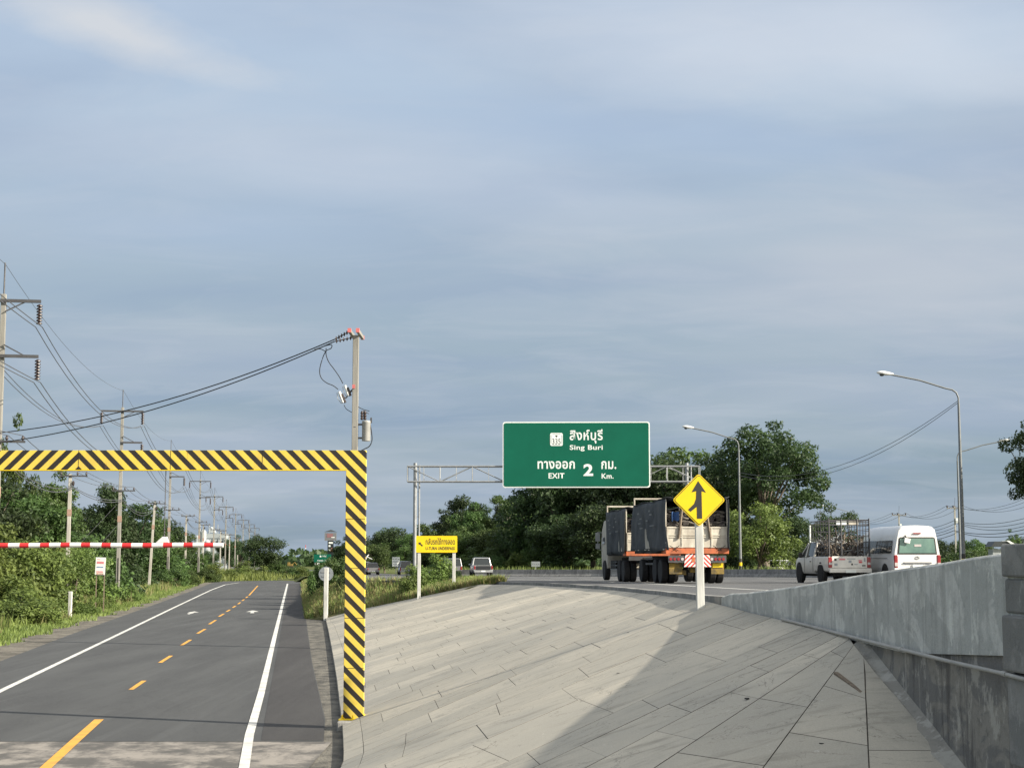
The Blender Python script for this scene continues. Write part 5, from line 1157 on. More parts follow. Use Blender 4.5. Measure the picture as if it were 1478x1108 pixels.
for s in (-1, 1):
    quad('cab_window', [(s * 1.185, 6.5, 1.75), (s * 1.185, 7.4, 1.75), (s * 1.14, 7.35, 2.45), (s * 1.14, 6.5, 2.45)], 'glass', trk, (s * .01, 0, 0))
    m = MB(); m.tube([(s * 1.18, 7.6, 2.3), (s * 1.36, 7.7, 2.35), (s * 1.36, 7.7, 1.5), (s * 1.18, 7.6, 1.45)], .02, 6); m.box((s * 1.36, 7.7, 2.1), (.22, .08, .42)); m.box((s * 1.36, 7.7, 1.65), (.2, .08, .25)); m.build('door_mirror', 'galv', trk)
    for y in (.9, 2.1, 6.6):
        for dx in ((0, .3) if y < 3 else (0,)): wheel(trk, s * (1.10 - dx), y, .48, .26, s)
    m = MB()
    for z in (.55, .72, .89): m.box((s * 1.12, 4.2, z), (.06, 1.8, .05))
    m.build('side_guard', 'galv', trk); m = MB(); m.box((s * 1.0, 4.2, .75), (.3, 1.5, .4)); m.build('fuel_tank', 'grime', trk)
m = MB(); m.box((0, .1, .62), (1.1, .05, .45)); m.build('mudflap', 'yellow_dirty', trk); m = MB(); m.box((0, .05, 1.05), (2.2, .06, .2)); m.build('rear_beam', 'dark_steel', trk)
# --- smaller cars
def car(name, loc, rz, label, cat, paint, kind):
    t = thing(name, loc, label, cat, rz=rz); w = .88
    spec = {'suv': (4.6, 1.72, .98), 'pickup': (5.1, 1.72, 1.02), 'minivan': (4.6, 1.95, 1.0), 'hatch': (4.2, 1.55, .92)}[kind]; L, H, zb_ = spec
    def bs(y, k, z0, z1): return sec(y, [(0, z0), (w * k * .92, z0), (w * k, z0 + .15), (w * k, .66), (w * k * .97, z1 - .06), (w * k * .92, z1), (0, z1)])
    m = MB()
    if kind == 'pickup': m.loft([bs(.02, .97, .45, zb_), bs(.2, 1, .4, zb_), bs(1.55, 1, .38, zb_), bs(1.6, 1, .38, zb_), bs(3.9, 1, .38, zb_), bs(4.7, .97, .40, .92), bs(L, .82, .45, .75)])
    else: m.loft([bs(0, .93, .42, zb_ - .03), bs(.12, .99, .38, zb_), bs(1.5, 1, .36, zb_), bs(L * .72, 1, .36, zb_), bs(L * .93, .94, .40, zb_ - .14), bs(L, .8, .45, .70)])
    m.build('body', paint, t, smooth=True)
    y0 = 1.7 if kind == 'pickup' else .12; y1 = L * .74; yt = y0 + (.15 if kind != 'hatch' else .35); y2 = y1 - .75
    cs_ = lambda y, a, b, z1: [(-a, y, zb_ - .03), (a, y, zb_ - .03), (b, y, z1), (-b, y, z1)]
    m = MB(); m.loft([cs_(y0, .80, .74, zb_ + .02), cs_(yt, .82, .66, H - .06), cs_(y2, .83, .66, H - .05), cs_(y1, .82, .74, zb_ + .02)]); m.build('windows', 'glass', t)
    m = MB(); m.loft([[(-.68, y, z), (.68, y, z), (.60, y, z + .06), (-.60, y, z + .06)] for y, z in ((yt - .06, H - .09), (yt + .2, H - .06), (y2, H - .06), (y2 + .15, H - .11))]); m.build('roof', paint, t, smooth=True)
    for s in (-1, 1):
        m = MB(); m.tube([(s * .82, y0 + .02, zb_ - .02), (s * .68, yt, H - .05)], .055, 6); m.tube([(s * .83, (y0 + y1) / 2, zb_), (s * .68, (y0 + y1) / 2 - .05, H - .05)], .035, 6); m.tube([(s * .83, y1 - .02, zb_), (s * .68, y2, H - .05)], .04, 6); m.build('pillar', paint, t)
        m = MB(); m.box((s * .78, -.0, zb_ - .20), (.14, .08, .30 if kind != 'minivan' else .6)); m.build('tail_light', 'red_lamp', t, bevel=.02)
        m = MB(); m.box((s * .96, L * .68, zb_ + .08), (.18, .08, .13)); m.build('door_mirror', paint, t, bevel=.02)
        for y in (L * .19, L * .80): wheel(t, s * .80, y, .33, .2, s)
    m = MB(); m.box((0, -.05, .48), (1.66, .12, .18)); m.build('bumper', paint if kind != 'suv' else 'grime', t, bevel=.02)
    m = MB(); m.box((0, -.115 if kind == 'pickup' else -.02, .66 if kind != 'pickup' else .5), (.36, .02, .12)); m.build('number_plate', 'sign_white', t)
    return t
def carat(px, Y, kind, paint, rz, label, cat, name):
    p = at(px, 820, Y); return car(name, (p.x, Y, zh(Y)), R(rz), label, cat, paint, kind)
c_ = carat(697.5, 140, 'pickup', 'car_silver', 6, 'silver pickup driving away on the highway between the bush and the truck', 'pickup', 'pickup_truck')
q = MB(); q.box((0, -.03, .80), (1.3, .03, .36)); q.build('tailgate', 'car_black', c_, bevel=.01)
carat(654, 148, 'suv', 'car_grey', 8, 'dark grey suv half hidden behind the bush under the yellow u-turn sign', 'suv', 'parked_car').name = 'suv'
carat(586, 222, 'minivan', 'car_silver', 9, 'pale silver minivan far away left of the gantry post', 'minivan', 'minivan')
carat(539, 222, 'pickup', 'car_grey', 9, 'small dark pickup far away just right of the striped gate post', 'pickup', 'pickup_truck')
carat(1116, 172, 'suv', 'car_white', -38, 'white suv behind the low barrier, left of the loaded pickup', 'suv', 'suv')
c_ = carat(527, 235, 'minivan', 'car_white', 9, 'white lorry with a raised crane arm beside the striped gate post, far off', 'lorry', 'lorry')
q = MB(); q.tube([(0, 1, 1.9), (.3, 1, 2.7), (1.1, .8, 2.3)], .09, 6); q.tube([(.3, 1, 2.7), (.6, 1.2, 3.0)], .06, 6); q.build('crane_arm', 'white', c_)

# ------------------------------------------------------------------ vegetation
def leaf_quads(cent, nrm, size, rng, aspect=.55, droop=0.0):
    n = len(cent); a = rng.normal(size=(n, 3)); a -= (a * nrm).sum(1, keepdims=True) * nrm; a /= np.linalg.norm(a, axis=1, keepdims=True) + 1e-9
    a[:, 2] -= droop; a /= np.linalg.norm(a, axis=1, keepdims=True)
    b = np.cross(nrm, a); s = size[:, None]
    v = np.stack([cent - a * s, cent + b * s * aspect + a * s * .1, cent + a * s, cent - b * s * aspect + a * s * .1], 1).reshape(-1, 3)
    return v
def np_mesh(name, v, k, mt):
    n = len(v) // k; me = bpy.data.meshes.new(name); me.vertices.add(len(v)); me.vertices.foreach_set('co', v.astype(np.float32).ravel())
    me.loops.add(n * k); me.loops.foreach_set('vertex_index', np.arange(n * k, dtype=np.int32)); me.polygons.add(n)
    me.polygons.foreach_set('loop_start', np.arange(0, n * k, k, dtype=np.int32)); me.polygons.foreach_set('loop_total', np.full(n, k, dtype=np.int32))
    me.update(calc_edges=True); me.materials.append(M[mt]); return me
def crown_mesh(name, seed, rx, rz, cz, nclump, nleaf, size, mt, cr=.30, shape='round', flat=.7):
    """clumps of leaves spread through the crown's volume; returns mesh and clump centres"""
    g = np.random.default_rng(seed); C_ = []
    tries = 0
    while len(C_) < nclump and tries < 9000:
        tries += 1; d = g.normal(size=3); d /= np.linalg.norm(d); r = g.uniform(.15, 1) ** .45
        az = math.atan2(d[1], d[0]); lob = 1 + .20 * math.sin(3 * az + seed) + .14 * math.sin(5 * az + 2 * seed + 3 * d[2])
        p = d * r * lob * np.array([rx, rx, rz])
        if shape == 'dome' and p[2] < -.35 * rz: continue
        if shape == 'tall': p[:2] *= (.55 + .45 * math.cos(p[2] / rz * 1.3)) * g.uniform(.8, 1.2)
        if shape == 'bush': p[2] = abs(p[2]) - .15 * rz
        p[2] += cz
        if p[2] < .3 and shape != 'bush': continue
        if all(np.linalg.norm((p - q) / np.array([1, 1, .8])) > cr * rx * .52 for q in C_): C_.append(p)
    C_ = np.array(C_); rad = cr * rx * g.uniform(.65, 1.25, len(C_)); wgt = rad ** 2; cnt = (nleaf * wgt / wgt.sum()).astype(int)
    cs, ns = [], []
    for c, r, k in zip(C_, rad, cnt):
        d = g.normal(size=(k, 3)); d /= np.linalg.norm(d, axis=1, keepdims=True)
        lobe = 1 + .28 * np.sin(d[:, 0] * 5 + c[0] * 3) * np.sin(d[:, 1] * 5 + c[1] * 3 + d[:, 2] * 4)
        rr = r * lobe * g.uniform(.45, 1.08, k) ** .6
        cs.append(c + d * rr[:, None] * np.array([1, 1, flat])); nn = d * .55 + g.normal(size=(k, 3)) * .55 + np.array([0, 0, .45]); ns.append(nn / np.linalg.norm(nn, axis=1, keepdims=True))
    # stray leaves that break the outline
    cs = np.concatenate(cs); ns = np.concatenate(ns); sz = size * g.uniform(.6, 1.35, len(cs))
    if shape == 'bush': keep = cs[:, 2] > .02; cs, ns, sz = cs[keep], ns[keep], sz[keep]
    return np_mesh(name, leaf_quads(cs, ns, sz, g, .5, .15), 4, mt), C_
def trunk_mesh(name, C_, h0, r0, mt, seed, rx, multi=1):
    r_ = random.Random(seed); m = MB()
    for q in range(multi):
        b = Vector((r_.uniform(-.5, .5) * (multi > 1), r_.uniform(-.5, .5) * (multi > 1), -.3)); top = Vector((b.x * 1.8 + r_.uniform(-.4, .4), b.y * 1.8 + r_.uniform(-.4, .4), h0))
        mid = b.lerp(top, .5) + Vector((r_.uniform(-.2, .2), r_.uniform(-.2, .2), 0)); m.tube([b, b.lerp(mid, .3), mid, top], r0, 9, rs=[r0 * 1.35, r0, r0 * .85, r0 * .7])
        cc = [Vector(c) for c in C_]; r_.shuffle(cc); cc = [c for c in cc if c.z > h0 * .8][:max(5, 13 // multi)]
        for c in cc:
            st = b.lerp(top, r_.uniform(.75, 1)); k1 = st.lerp(c, .45) + Vector((r_.uniform(-.2, .2), r_.uniform(-.2, .2), .25 * r_.random())) * (rx / 4)
            m.tube([st, k1, c], r0 * .4, 6, rs=[r0 * .50, r0 * .28, r0 * .08])
    me_o = m.build(name, mt, smooth=True); me = me_o.data; bpy.data.objects.remove(me_o); return me
KIND = {}
def kind(key, leafm, bark, h, rx, rz, n, nl, size, cr=.30, shape='round', seeds=(1, 2), h0=None, r0=.2, multi=1, flat=.7, cz=None):
    for s in seeds:
        cz_ = cz if cz is not None else (h - rz if shape != 'bush' else .25)
        cm, C_ = crown_mesh('crown', s * 13 + len(KIND), rx, rz, cz_, n, nl, size, leafm, cr, shape, flat)
        tm = trunk_mesh('trunk', C_, h0 or max(.6, h - 2 * rz + .3), r0, bark, s, rx, multi)
        KIND.setdefault(key, []).append((cm, tm, h))
kind('broad', 'leaf_dark', 'bark', 9, 4.2, 3.4, 46, 13000, .17, .30, seeds=(1, 2, 3), r0=.25)
kind('mid', 'leaf_mid', 'bark', 9, 3.4, 3.6, 44, 12000, .16, .32, seeds=(4, 5, 6), r0=.22)
kind('tall', 'leaf_dark', 'bark_pale', 12, 3.3, 4.8, 46, 12500, .18, .33, 'tall', seeds=(7, 8, 9), r0=.2, h0=5, multi=2)
kind('tallmid', 'leaf_mid', 'bark_pale', 12, 3.6, 4.9, 44, 12000, .18, .30, 'tall', seeds=(10, 11), r0=.17, h0=6, multi=2)
kind('wispy', 'leaf_mid', 'bark_pale', 12, 3.2, 3.6, 26, 4200, .17, .24, seeds=(12,), r0=.14, h0=7, multi=2)
kind('rain', 'leaf_dark', 'bark', 15, 5.6, 5.2, 92, 30000, .15, .205, seeds=(21,), r0=.38, h0=5.5, multi=2, flat=.62, cz=9.6)
kind('bright', 'leaf_light', 'bark', 6.5, 2.9, 2.7, 36, 11000, .13, .33, seeds=(31,), r0=.2)
kind('bush', 'leaf_mid', 'bark', 3.2, 2.4, 2.9, 40, 11000, .12, .34, 'bush', seeds=(41, 42), r0=.06, h0=1.2, multi=3)
kind('bushl', 'leaf_light', 'bark', 3.2, 2.4, 2.9, 40, 11000, .12, .34, 'bush', seeds=(43, 44), r0=.06, h0=1.2, multi=3)
kind('bushf', 'leaf_light', 'bark', 3.2, 2.6, 2.9, 54, 19000, .085, .27, 'bush', seeds=(46, 47, 48), r0=.06, h0=1.2, multi=3, flat=.5)
kind('flat', 'leaf_light', 'bark', 4.6, 2.7, 1.35, 34, 11000, .085, .27, 'round', seeds=(61,), h0=2.6, r0=.08, multi=2)
kind('bushd', 'leaf_dark', 'bark', 3.2, 2.6, 2.9, 36, 9000, .13, .34, 'bush', seeds=(45,), r0=.06, h0=1.2, multi=3)
cnt_ = {}
def plant(key, px, Y, top, label, group=None, ws=1.0, x=None, gz=None, rot=None, name=None):
    """a tree whose crown tops out at photo row `top` when it stands at photo column px, distance Y"""
    p = at(px, 800, Y); g0 = gz if gz is not None else (zh(Y) - .15 if Y < 300 and px > 500 else zr(Y) - .05)
    ht = at(px, top, Y).z - g0; i = cnt_.get(key, 0); cnt_[key] = i + 1; cm, tm, h = KIND[key][i % len(KIND[key])]
    isb = key.startswith('bush'); s = ht / (h + (.0 if isb else .35))
    t = thing(name or ('bush' if isb else 'tree'), (p.x if x is None else x, Y, g0), label, 'bush' if isb else 'tree', rz=rot if rot is not None else (i * 2.4) % 6.28, group=group, scale=(s * ws, s * ws, s))
    o = bpy.data.objects.new('trunk' if not isb else 'stems', tm); COL.objects.link(o); o.parent = t
    o = bpy.data.objects.new('crown' if not isb else 'foliage', cm); COL.objects.link(o); o.parent = t
    return t
GL = 'trees and bushes left of the lower road'
plant('mid', 22, 105, 688, 'leafy tree at the left edge above the red and white bar', GL, 1.15)
plant('broad', -40, 90, 690, 'dark tree cut off by the left edge of the photo', GL)
plant('tallmid', 74, 125, 686, 'tall loose tree left of the pale slender pole', GL, .75)
plant('broad', 50, 150, 712, 'dark tree behind the loose tall tree at the left', GL)
plant('tall', 152, 140, 700, 'tall dark tree between the slender pole and the second tall pole', GL, .9)
plant('broad', 128, 150, 722, 'broad dark tree behind the advertising board', GL)
plant('broad', 178, 176, 724, 'broad dark tree right of the second tall power pole', GL)
plant('mid', 210, 200, 738, 'green tree behind the leaning distribution pole', GL, 1.1)
plant('broad', 232, 225, 748, 'dark tree behind the third tall power pole', GL, 1.1)
plant('mid', 258, 255, 764, 'low green tree left of the pale industrial building', GL, 1.0)
plant('tallmid', 6, 118, 610, 'thin tree top rising at the left edge behind the first tall pole', GL, .45)
for k, (px, Y, top, kd, ws, lb) in enumerate([
    (-40, 84, 748, 'bushf', 1.0, 'sunlit bush at the far left edge'), (10, 88, 764, 'bushf', 1.0, 'large bush at the left under the red and white bar'), (34, 95, 780, 'bushf', .85, 'yellow-green bush left of the white pole stub'),
    (-14, 100, 744, 'bushf', 1.1, 'tall sunlit bush behind the large left bush'), (32, 104, 768, 'bushf', 1.1, 'rounded bush behind the yellow-green bush on the left'), (94, 94.5, 782, 'flat', 1.0, 'small spreading tree hanging over the foot of the slender pole'),
    (84, 108, 772, 'bushf', 1.0, 'bright bush just left of the advertising board'), (126, 110, 806, 'bushd', 1.0, 'dark low bush under the advertising board'), (150, 126, 800, 'bushd', 1.1, 'dark bush behind the advertising board'),
    (112, 122, 776, 'bush', 1.0, 'green bush above and behind the advertising board'), (152, 124, 826, 'bush', 1.0, 'small bush at the foot of the second tall pole'), (192, 182, 786, 'bushd', 1.2, 'dark vine covered bush right of the second tall pole'),
    (224, 184, 792, 'bush', 1.2, 'vine covered bush right of the leaning pole'), (248, 162, 817, 'bush', 1.2, 'low bush hiding the foot of the third tall pole'), (262, 235, 790, 'bush', 1.3, 'bush behind the hanging bar near the third tall pole'),
    (205, 188, 778, 'bush', 1.2, 'tall bush behind the leaning distribution pole'), (282, 250, 808, 'bush', 1.3, 'bush in front of the pale industrial building'), (300, 190, 819, 'bush', 1.2, 'low roadside bush left of the bar end'), (318, 210, 815, 'bushl', 1.4, 'bush below the end of the hanging bar'),
    (340, 235, 817, 'bushl', 1.4, 'low grassy bush before the far poles'), (360, 250, 812, 'bushl', 1.4, 'low grassy bush below the round tree'), (176, 152, 800, 'bushd', 1.2, 'dark bush behind the second tall pole'),
    (272, 168, 824, 'bush', 1.1, 'small bush beside the brown field'), (404, 260, 812, 'bush', 1.5, 'green bush right of the round tree'), (236, 196, 796, 'bushd', 1.1, 'dark bush between the leaning pole and the third tall pole')]):
    plant(kd, px, Y, top, lb, GL, ws)
plant('broad', 333, 400, 774, 'dark tree among the far poles, left of the gap', GL, .8)
plant('broad', 346, 430, 776, 'dark tree just left of the round tree', GL, .8)
plant('broad', 381, 262, 771, 'isolated round dark tree at the end of the pole row', GL, 1.2)
plant('broad', 304, 345, 792, 'dark tree at the foot of the pale industrial building', GL, .9)
plant('mid', 393, 290, 796, 'small tree leaning against the round dark tree', GL, .9)
GM = 'trees beyond the highway'
for (kd, px, Y, top, ws, lb) in [
    ('broad', 500, 420, 778, 1.1, 'far dark tree hidden behind the striped gate post'), ('broad', 533, 350, 770, 1.1, 'far dark tree right of the striped post'), ('mid', 556, 330, 762, 1.1, 'far green tree above the white text board'), ('broad', 577, 320, 757, 1.1, 'far dark tree just left of the gantry post'),
    ('mid', 597, 300, 766, 1.0, 'tree directly behind the gantry post'), ('tall', 610, 255, 756, .9, 'slim dark tree over the left end of the u-turn sign'), ('mid', 628, 240, 748, 1.0, 'green tree over the middle of the u-turn sign'), ('tall', 646, 230, 735, .9, 'dark tree over the right end of the u-turn sign'),
    ('tall', 663, 220, 716, .9, 'tall pointed tree between the u-turn sign and the exit sign'), ('tallmid', 682, 215, 730, .9, 'pale green tree above the silver pickup'), ('tall', 700, 220, 732, .9, 'dark tree above and right of the silver pickup'),
    ('wispy', 734, 205, 706, .9, 'thin airy tree below the left corner of the exit sign'), ('tallmid', 722, 215, 734, .8, 'green tree left of the airy tree'), ('mid', 748, 200, 742, 1.0, 'yellowish green tree under the left part of the exit sign'), ('tallmid', 762, 210, 726, .8, 'pale stemmed tree under the exit sign'),
    ('bush', 700, 190, 792, 1.2, 'bush behind the barrier above the silver pickup'), ('bush', 668, 205, 800, 1.3, 'bush behind the barrier right of the u-turn sign'), ('bushl', 745, 185, 800, 1.2, 'bright bush behind the small pale sign'), ('bushl', 795, 180, 802, 1.1, 'bright bush under the dark trees left of the truck'), ('bush', 722, 185, 804, 1.2, 'low bush behind the barrier left of the small pale sign'), ('bush', 640, 215, 806, 1.2, 'low bush beyond the small yellow sign'), ('bushl', 833, 175, 806, 1.1, 'bright low bush just left of the truck'),
    ('mid', 545, 290, 782, 1.3, 'low green tree under the far dark trees right of the striped post'), ('mid', 585, 270, 784, 1.3, 'low tree above the silver minivan'), ('mid', 612, 225, 782, 1.2, 'low green tree behind the u-turn sign, left'), ('tallmid', 655, 205, 752, 1.0, 'green tree just right of the u-turn sign'), ('mid', 676, 200, 762, 1.1, 'olive tree above the left side of the silver pickup'),
    ('tall', 690, 225, 726, 1.1, 'dark tree rising behind the silver pickup'), ('mid', 708, 198, 756, 1.1, 'olive tree above the right side of the silver pickup'), ('tall', 738, 225, 722, 1.2, 'dark tree behind the airy tree'), ('mid', 728, 192, 766, 1.1, 'low olive tree left of the small pale sign'), ('broad', 775, 210, 712, 1.1, 'dark tree rising behind the small pale sign'), ('tallmid', 757, 188, 752, 1.0, 'pale stemmed olive tree above the small pale sign'), ('mid', 782, 182, 770, .9, 'bright olive tree right of the small pale sign'),
    ('broad', 790, 190, 690, 1.0, 'dark tree behind the exit sign, left'), ('broad', 822, 185, 672, 1.0, 'dark tree behind the middle of the exit sign'), ('broad', 858, 185, 664, 1.0, 'dark tree left of the truck cab'), ('broad', 893, 180, 660, 1.0, 'dark tree above the front truck'), ('broad', 928, 180, 668, 1.0, 'dark tree above the trailer'),
    ('wispy', 968, 185, 634, 1.1, 'airy tree standing right of the exit sign'), ('broad', 958, 180, 668, .9, 'dark tree behind the right end of the gantry'), ('broad', 1003, 172, 646, .95, 'dark tree behind the merge sign'), ('broad', 1034, 165, 664, .9, 'dark tree between the merge sign and the street lamp'),
    ('broad', 985, 165, 720, 1.1, 'dark tree low behind the trailer'), ('broad', 875, 165, 722, 1.2, 'low dark tree left behind the front truck'), ('broad', 815, 170, 735, 1.2, 'low dark tree behind the barrier left of the truck'),
    ('broad', 1052, 170, 720, 1.0, 'dark tree left of the domed tree trunk'), ('bushd', 1060, 150, 785, 1.0, 'dark bush at the foot of the middle street lamp'), ('bush', 1140, 190, 790, 1.4, 'bush behind the white suv'), ('bushl', 1138, 165, 806, .6, 'small bright bush between the white suv and the pickup'),
    ('broad', 1150, 210, 742, 1.0, 'dark tree left of the pickup cab'), ('broad', 1172, 235, 770, 1.2, 'low dark tree behind the pickup cab'), ('broad', 1203, 225, 735, .8, 'dark tree rising over the cage of the pickup'), ('mid', 1232, 260, 768, 1.0, 'green tree behind the pickup cage, right'), ('mid', 1262, 300, 786, 1.0, 'low tree behind the side of the white van'),
    ('broad', 1368, 300, 778, 1.0, 'dark tree behind the nearest street lamp'), ('mid', 1400, 260, 774, 1.1, 'green tree right of the nearest street lamp'), ('mid', 1424, 280, 780, 1.1, 'green tree left of the dark roof'), ('tallmid', 1462, 300, 766, .7, 'feathery tree behind the dark roof'), ('broad', 1478, 320, 770, 1.0, 'dark tree at the right edge above the block pillar'), ('bush', 1390, 210, 792, 1.5, 'bush over the parapet right of the nearest lamp'), ('bush', 1420, 200, 796, 1.5, 'bush in front of the dark roof'), ('bushd', 1362, 220, 790, 1.4, 'dark bush left of the nearest street lamp')]:
    plant(kd, px, Y, top, lb, GM, ws)
plant('rain', 1112, 158, 604, 'large domed dark tree spreading over the right of the truck', None, 1.0, rot=.6)
plant('bright', 1098, 146, 724, 'small bright green tree under the large domed tree', None, 1.05)
plant('rain', 1532, 95, 585, 'overhanging tree whose leafy edge enters at the right of the photo', None, .82, rot=2.2)
# bushes on the bank
def bankz(x, y):
    r = min(BANK, key=lambda q: abs(q[0][1] - y)); 
    for a, b in zip(r[1:], r[2:]):
        if a[0] <= x <= b[0]: return lerp(a[2], b[2], (x - a[0]) / (b[0] - a[0] + 1e-6))
    return zh(y)
GV = 'small weeds on the left verge'
for (px, Y, top, ws, lb) in ((30, 76, 852, 1.5, 'leafy weed clump low at the left, nearest the white line'), (62, 86, 852, 1.1, 'leafy weed clump left of the white pole stub'), (124, 88, 862, 1.0, 'weed clump right of the white pole stub'), (150, 97, 858, 1.0, 'weed clump below the advertising board'), (192, 112, 846, 1.0, 'weed clump beside the second tall pole'), (10, 80, 838, 1.4, 'taller weed clump at the left edge of the verge')):
    p = at(px, 800, Y); plant('bushl', px, Y, top, lb, GV, ws, gz=zr(Y) - .05)
plant('bush', 437, 214, 818, 'low bush where the lower road bends out of sight', None, 1.6, gz=.6); plant('bushl', 449, 206, 819, 'low bright bush at the joining of the two roads', None, 1.4, gz=.6); plant('bush', 425, 235, 817, 'low bush beyond the bend of the lower road', None, 1.8, gz=.6)
GB = 'bushes on the grass bank'
for (kd, px, Y, top, ws, lb) in [('bushl', 622, 78, 806, .9, 'bright bush between the posts of the yellow u-turn sign'), ('bush', 640, 79, 812, .9, 'bush behind the right post of the u-turn sign'), ('bushl', 600, 77, 818, .8, 'grassy bush left of the u-turn sign, at the gantry foot'), ('bush', 668, 74.5, 834, .8, 'low bush right of the u-turn sign'), ('bushd', 655, 77, 820, .6, 'dark small bush under the right end of the u-turn sign'),
    ('bush', 462, 104, 806, .4, 'thin bush under the small green direction sign'), ('bush', 486, 96, 806, .7, 'dry bush right of the white marker post'), ('bushl', 478, 108, 812, .8, 'loose bush behind the round sign'), ('bushl', 458, 118, 824, .5, 'low bush by the bend of the lower road'), ('bush', 498, 88, 826, .7, 'bush hidden partly by the striped post'), ('bushl', 452, 140, 824, .6, 'small bush left of the green direction sign'), ('bush', 476, 125, 808, .6, 'leafy bush behind the marker post')]:
    p = at(px, 800, Y); plant(kd, px, Y, top, lb, GB, ws, gz=bankz(p.x, Y) - .05)
# grass: nobody could count it
def blades(name, pts, h, wd, mt, seed, label=None):
    g = np.random.default_rng(seed); n = len(pts); a = g.uniform(0, 6.28, n); hh = h * g.uniform(.5, 1.3, n); dx, dy = np.cos(a) * wd, np.sin(a) * wd; lean = g.normal(0, .28, (n, 2)) * hh[:, None]
    v = np.zeros((n, 3, 3)); v[:, 0] = pts; v[:, 1] = pts; v[:, 2] = pts; v[:, 0, 0] -= dx; v[:, 0, 1] -= dy; v[:, 1, 0] += dx; v[:, 1, 1] += dy; v[:, 2, 0] += lean[:, 0]; v[:, 2, 1] += lean[:, 1]; v[:, 2, 2] += hh
    me = np_mesh(name, v.reshape(-1, 3), 3, mt); o = bpy.data.objects.new(name, me); COL.objects.link(o); return tag(o, label, 'grass' if label else None, kind='stuff')
gr = np.random.default_rng(2)
LE = [(-17.5, 45), (-18.4, 51), (-20.2, 66), (-25.6, 109), (-32.4, 156), (-36.6, 182), (-39, 205)]
def left_pts(n, o0, o1, y0, y1, pw=1.0, patch=0.0):
    y = y0 + (y1 - y0) * gr.random(n) ** 1.25; xe = np.interp(y, [q[1] for q in LE], [q[0] for q in LE]); off = o0 + (o1 - o0) * gr.random(n) ** pw; off += np.sin(y * .9) * .3 + np.sin(y * 2.3) * .15
    x = xe - np.maximum(off, -.6); z = np.array([zr(v) for v in y]) - .06
    if patch: k = (np.sin(x * 1.7 + y * .6) + np.sin(y * 1.1 - x * .8) > patch - 1); x, y, z = x[k], y[k], z[k]
    return np.stack([x, y, z], 1)
blades('grass', left_pts(26000, -.2, 3.0, 42, 200), .22, .035, 'leaf_grass', 5, 'short yellow-green grass along the edge of the left shoulder')
blades('grass', left_pts(30000, 1.8, 10, 42, 200), .62, .045, 'leaf_grass', 6, 'tall green grass between the shoulder and the bushes on the left')
blades('grass', left_pts(12000, 1.0, 9, 60, 200, patch=1.2), .75, .04, 'leaf_dry', 7, 'dry tufts among the tall grass on the left')
# low field and far grass beyond the bend
n = 60000; y = 175 + 330 * gr.random(n) ** 1.6; x = -.17 * y + gr.uniform(-75, 28, n) * (y / 260); k = (x < np.interp(y, [p[1] for p in L_EDGE], [p[0] for p in L_EDGE]) - 1) & ((x < np.interp(y, [p[1] for p in RL], [p[0] for p in RL]) - 1) | (y > 208))
x, y = x[k], y[k]; blades('grass', np.stack([x, y, np.full(len(x), .6)], 1), .85, .10, 'leaf_grass', 8, 'tall pale green grass field beyond the bend of the lower road')
# bank grass
P = []
for _ in range(42000):
    i = gr.integers(0, len(BANK) - 1); u, v = gr.random(), gr.random(); j = gr.integers(1, 6); a, b, c, d = (np.array(BANK[i][j]), np.array(BANK[i][j + 1]), np.array(BANK[i + 1][j]), np.array(BANK[i + 1][j + 1]))
    P.append((a * (1 - u) + b * u) * (1 - v) + (c * (1 - u) + d * u) * v)
P = np.array(P); k = gr.random(len(P)) < .72
blades('grass', P[k], .30, .035, 'leaf_dry', 9, 'dry yellowish grass on the bank behind the striped post'); blades('grass', P[~k], .34, .035, 'leaf_grass', 10, 'green grass on the bank by the yellow u-turn sign')
n = 16000; y = 95 + 150 * gr.random(n); xb = np.interp(y, [92, 125, 131, 145, 152, 160, 250], [31.5, 23.3, 19.6, 9, -4.2, -9.8, -9]); x = xb + .6 + gr.random(n) ** 1.5 * 40
blades('grass', np.stack([x, y, np.maximum(.55, 2.84 - .0073 * y - .05)], 1), .9, .09, 'leaf_grass', 12, 'rough green grass behind the concrete barrier')
# far wood on the horizon
gq = np.random.default_rng(77); n = 46000; th_ = gq.uniform(-.62, .62, n); rr = gq.uniform(620, 900, n); x = np.sin(th_) * rr; y = np.cos(th_) * rr
ph = 2.0 + 1.6 * np.abs(np.sin(x * .021)) + 1.2 * np.abs(np.sin(x * .055 + 1)) + .8 * np.sin(x * .13) + 1.0
ph *= np.where((x > -330) & (x < -90), .62, 1.15); z = .6 + ph * gq.random(n) ** .7
nn = gq.normal(size=(n, 3)) + np.array([0, -.4, .5]); nn /= np.linalg.norm(nn, axis=1, keepdims=True)
me = np_mesh('distant_wood', leaf_quads(np.stack([x, y, z], 1), nn, gq.uniform(.9, 2.0, n), gq, .7), 4, 'leaf_dark'); o = bpy.data.objects.new('distant_wood', me); COL.objects.link(o); tag(o, 'low dark wood along the horizon', 'wood', kind='stuff')

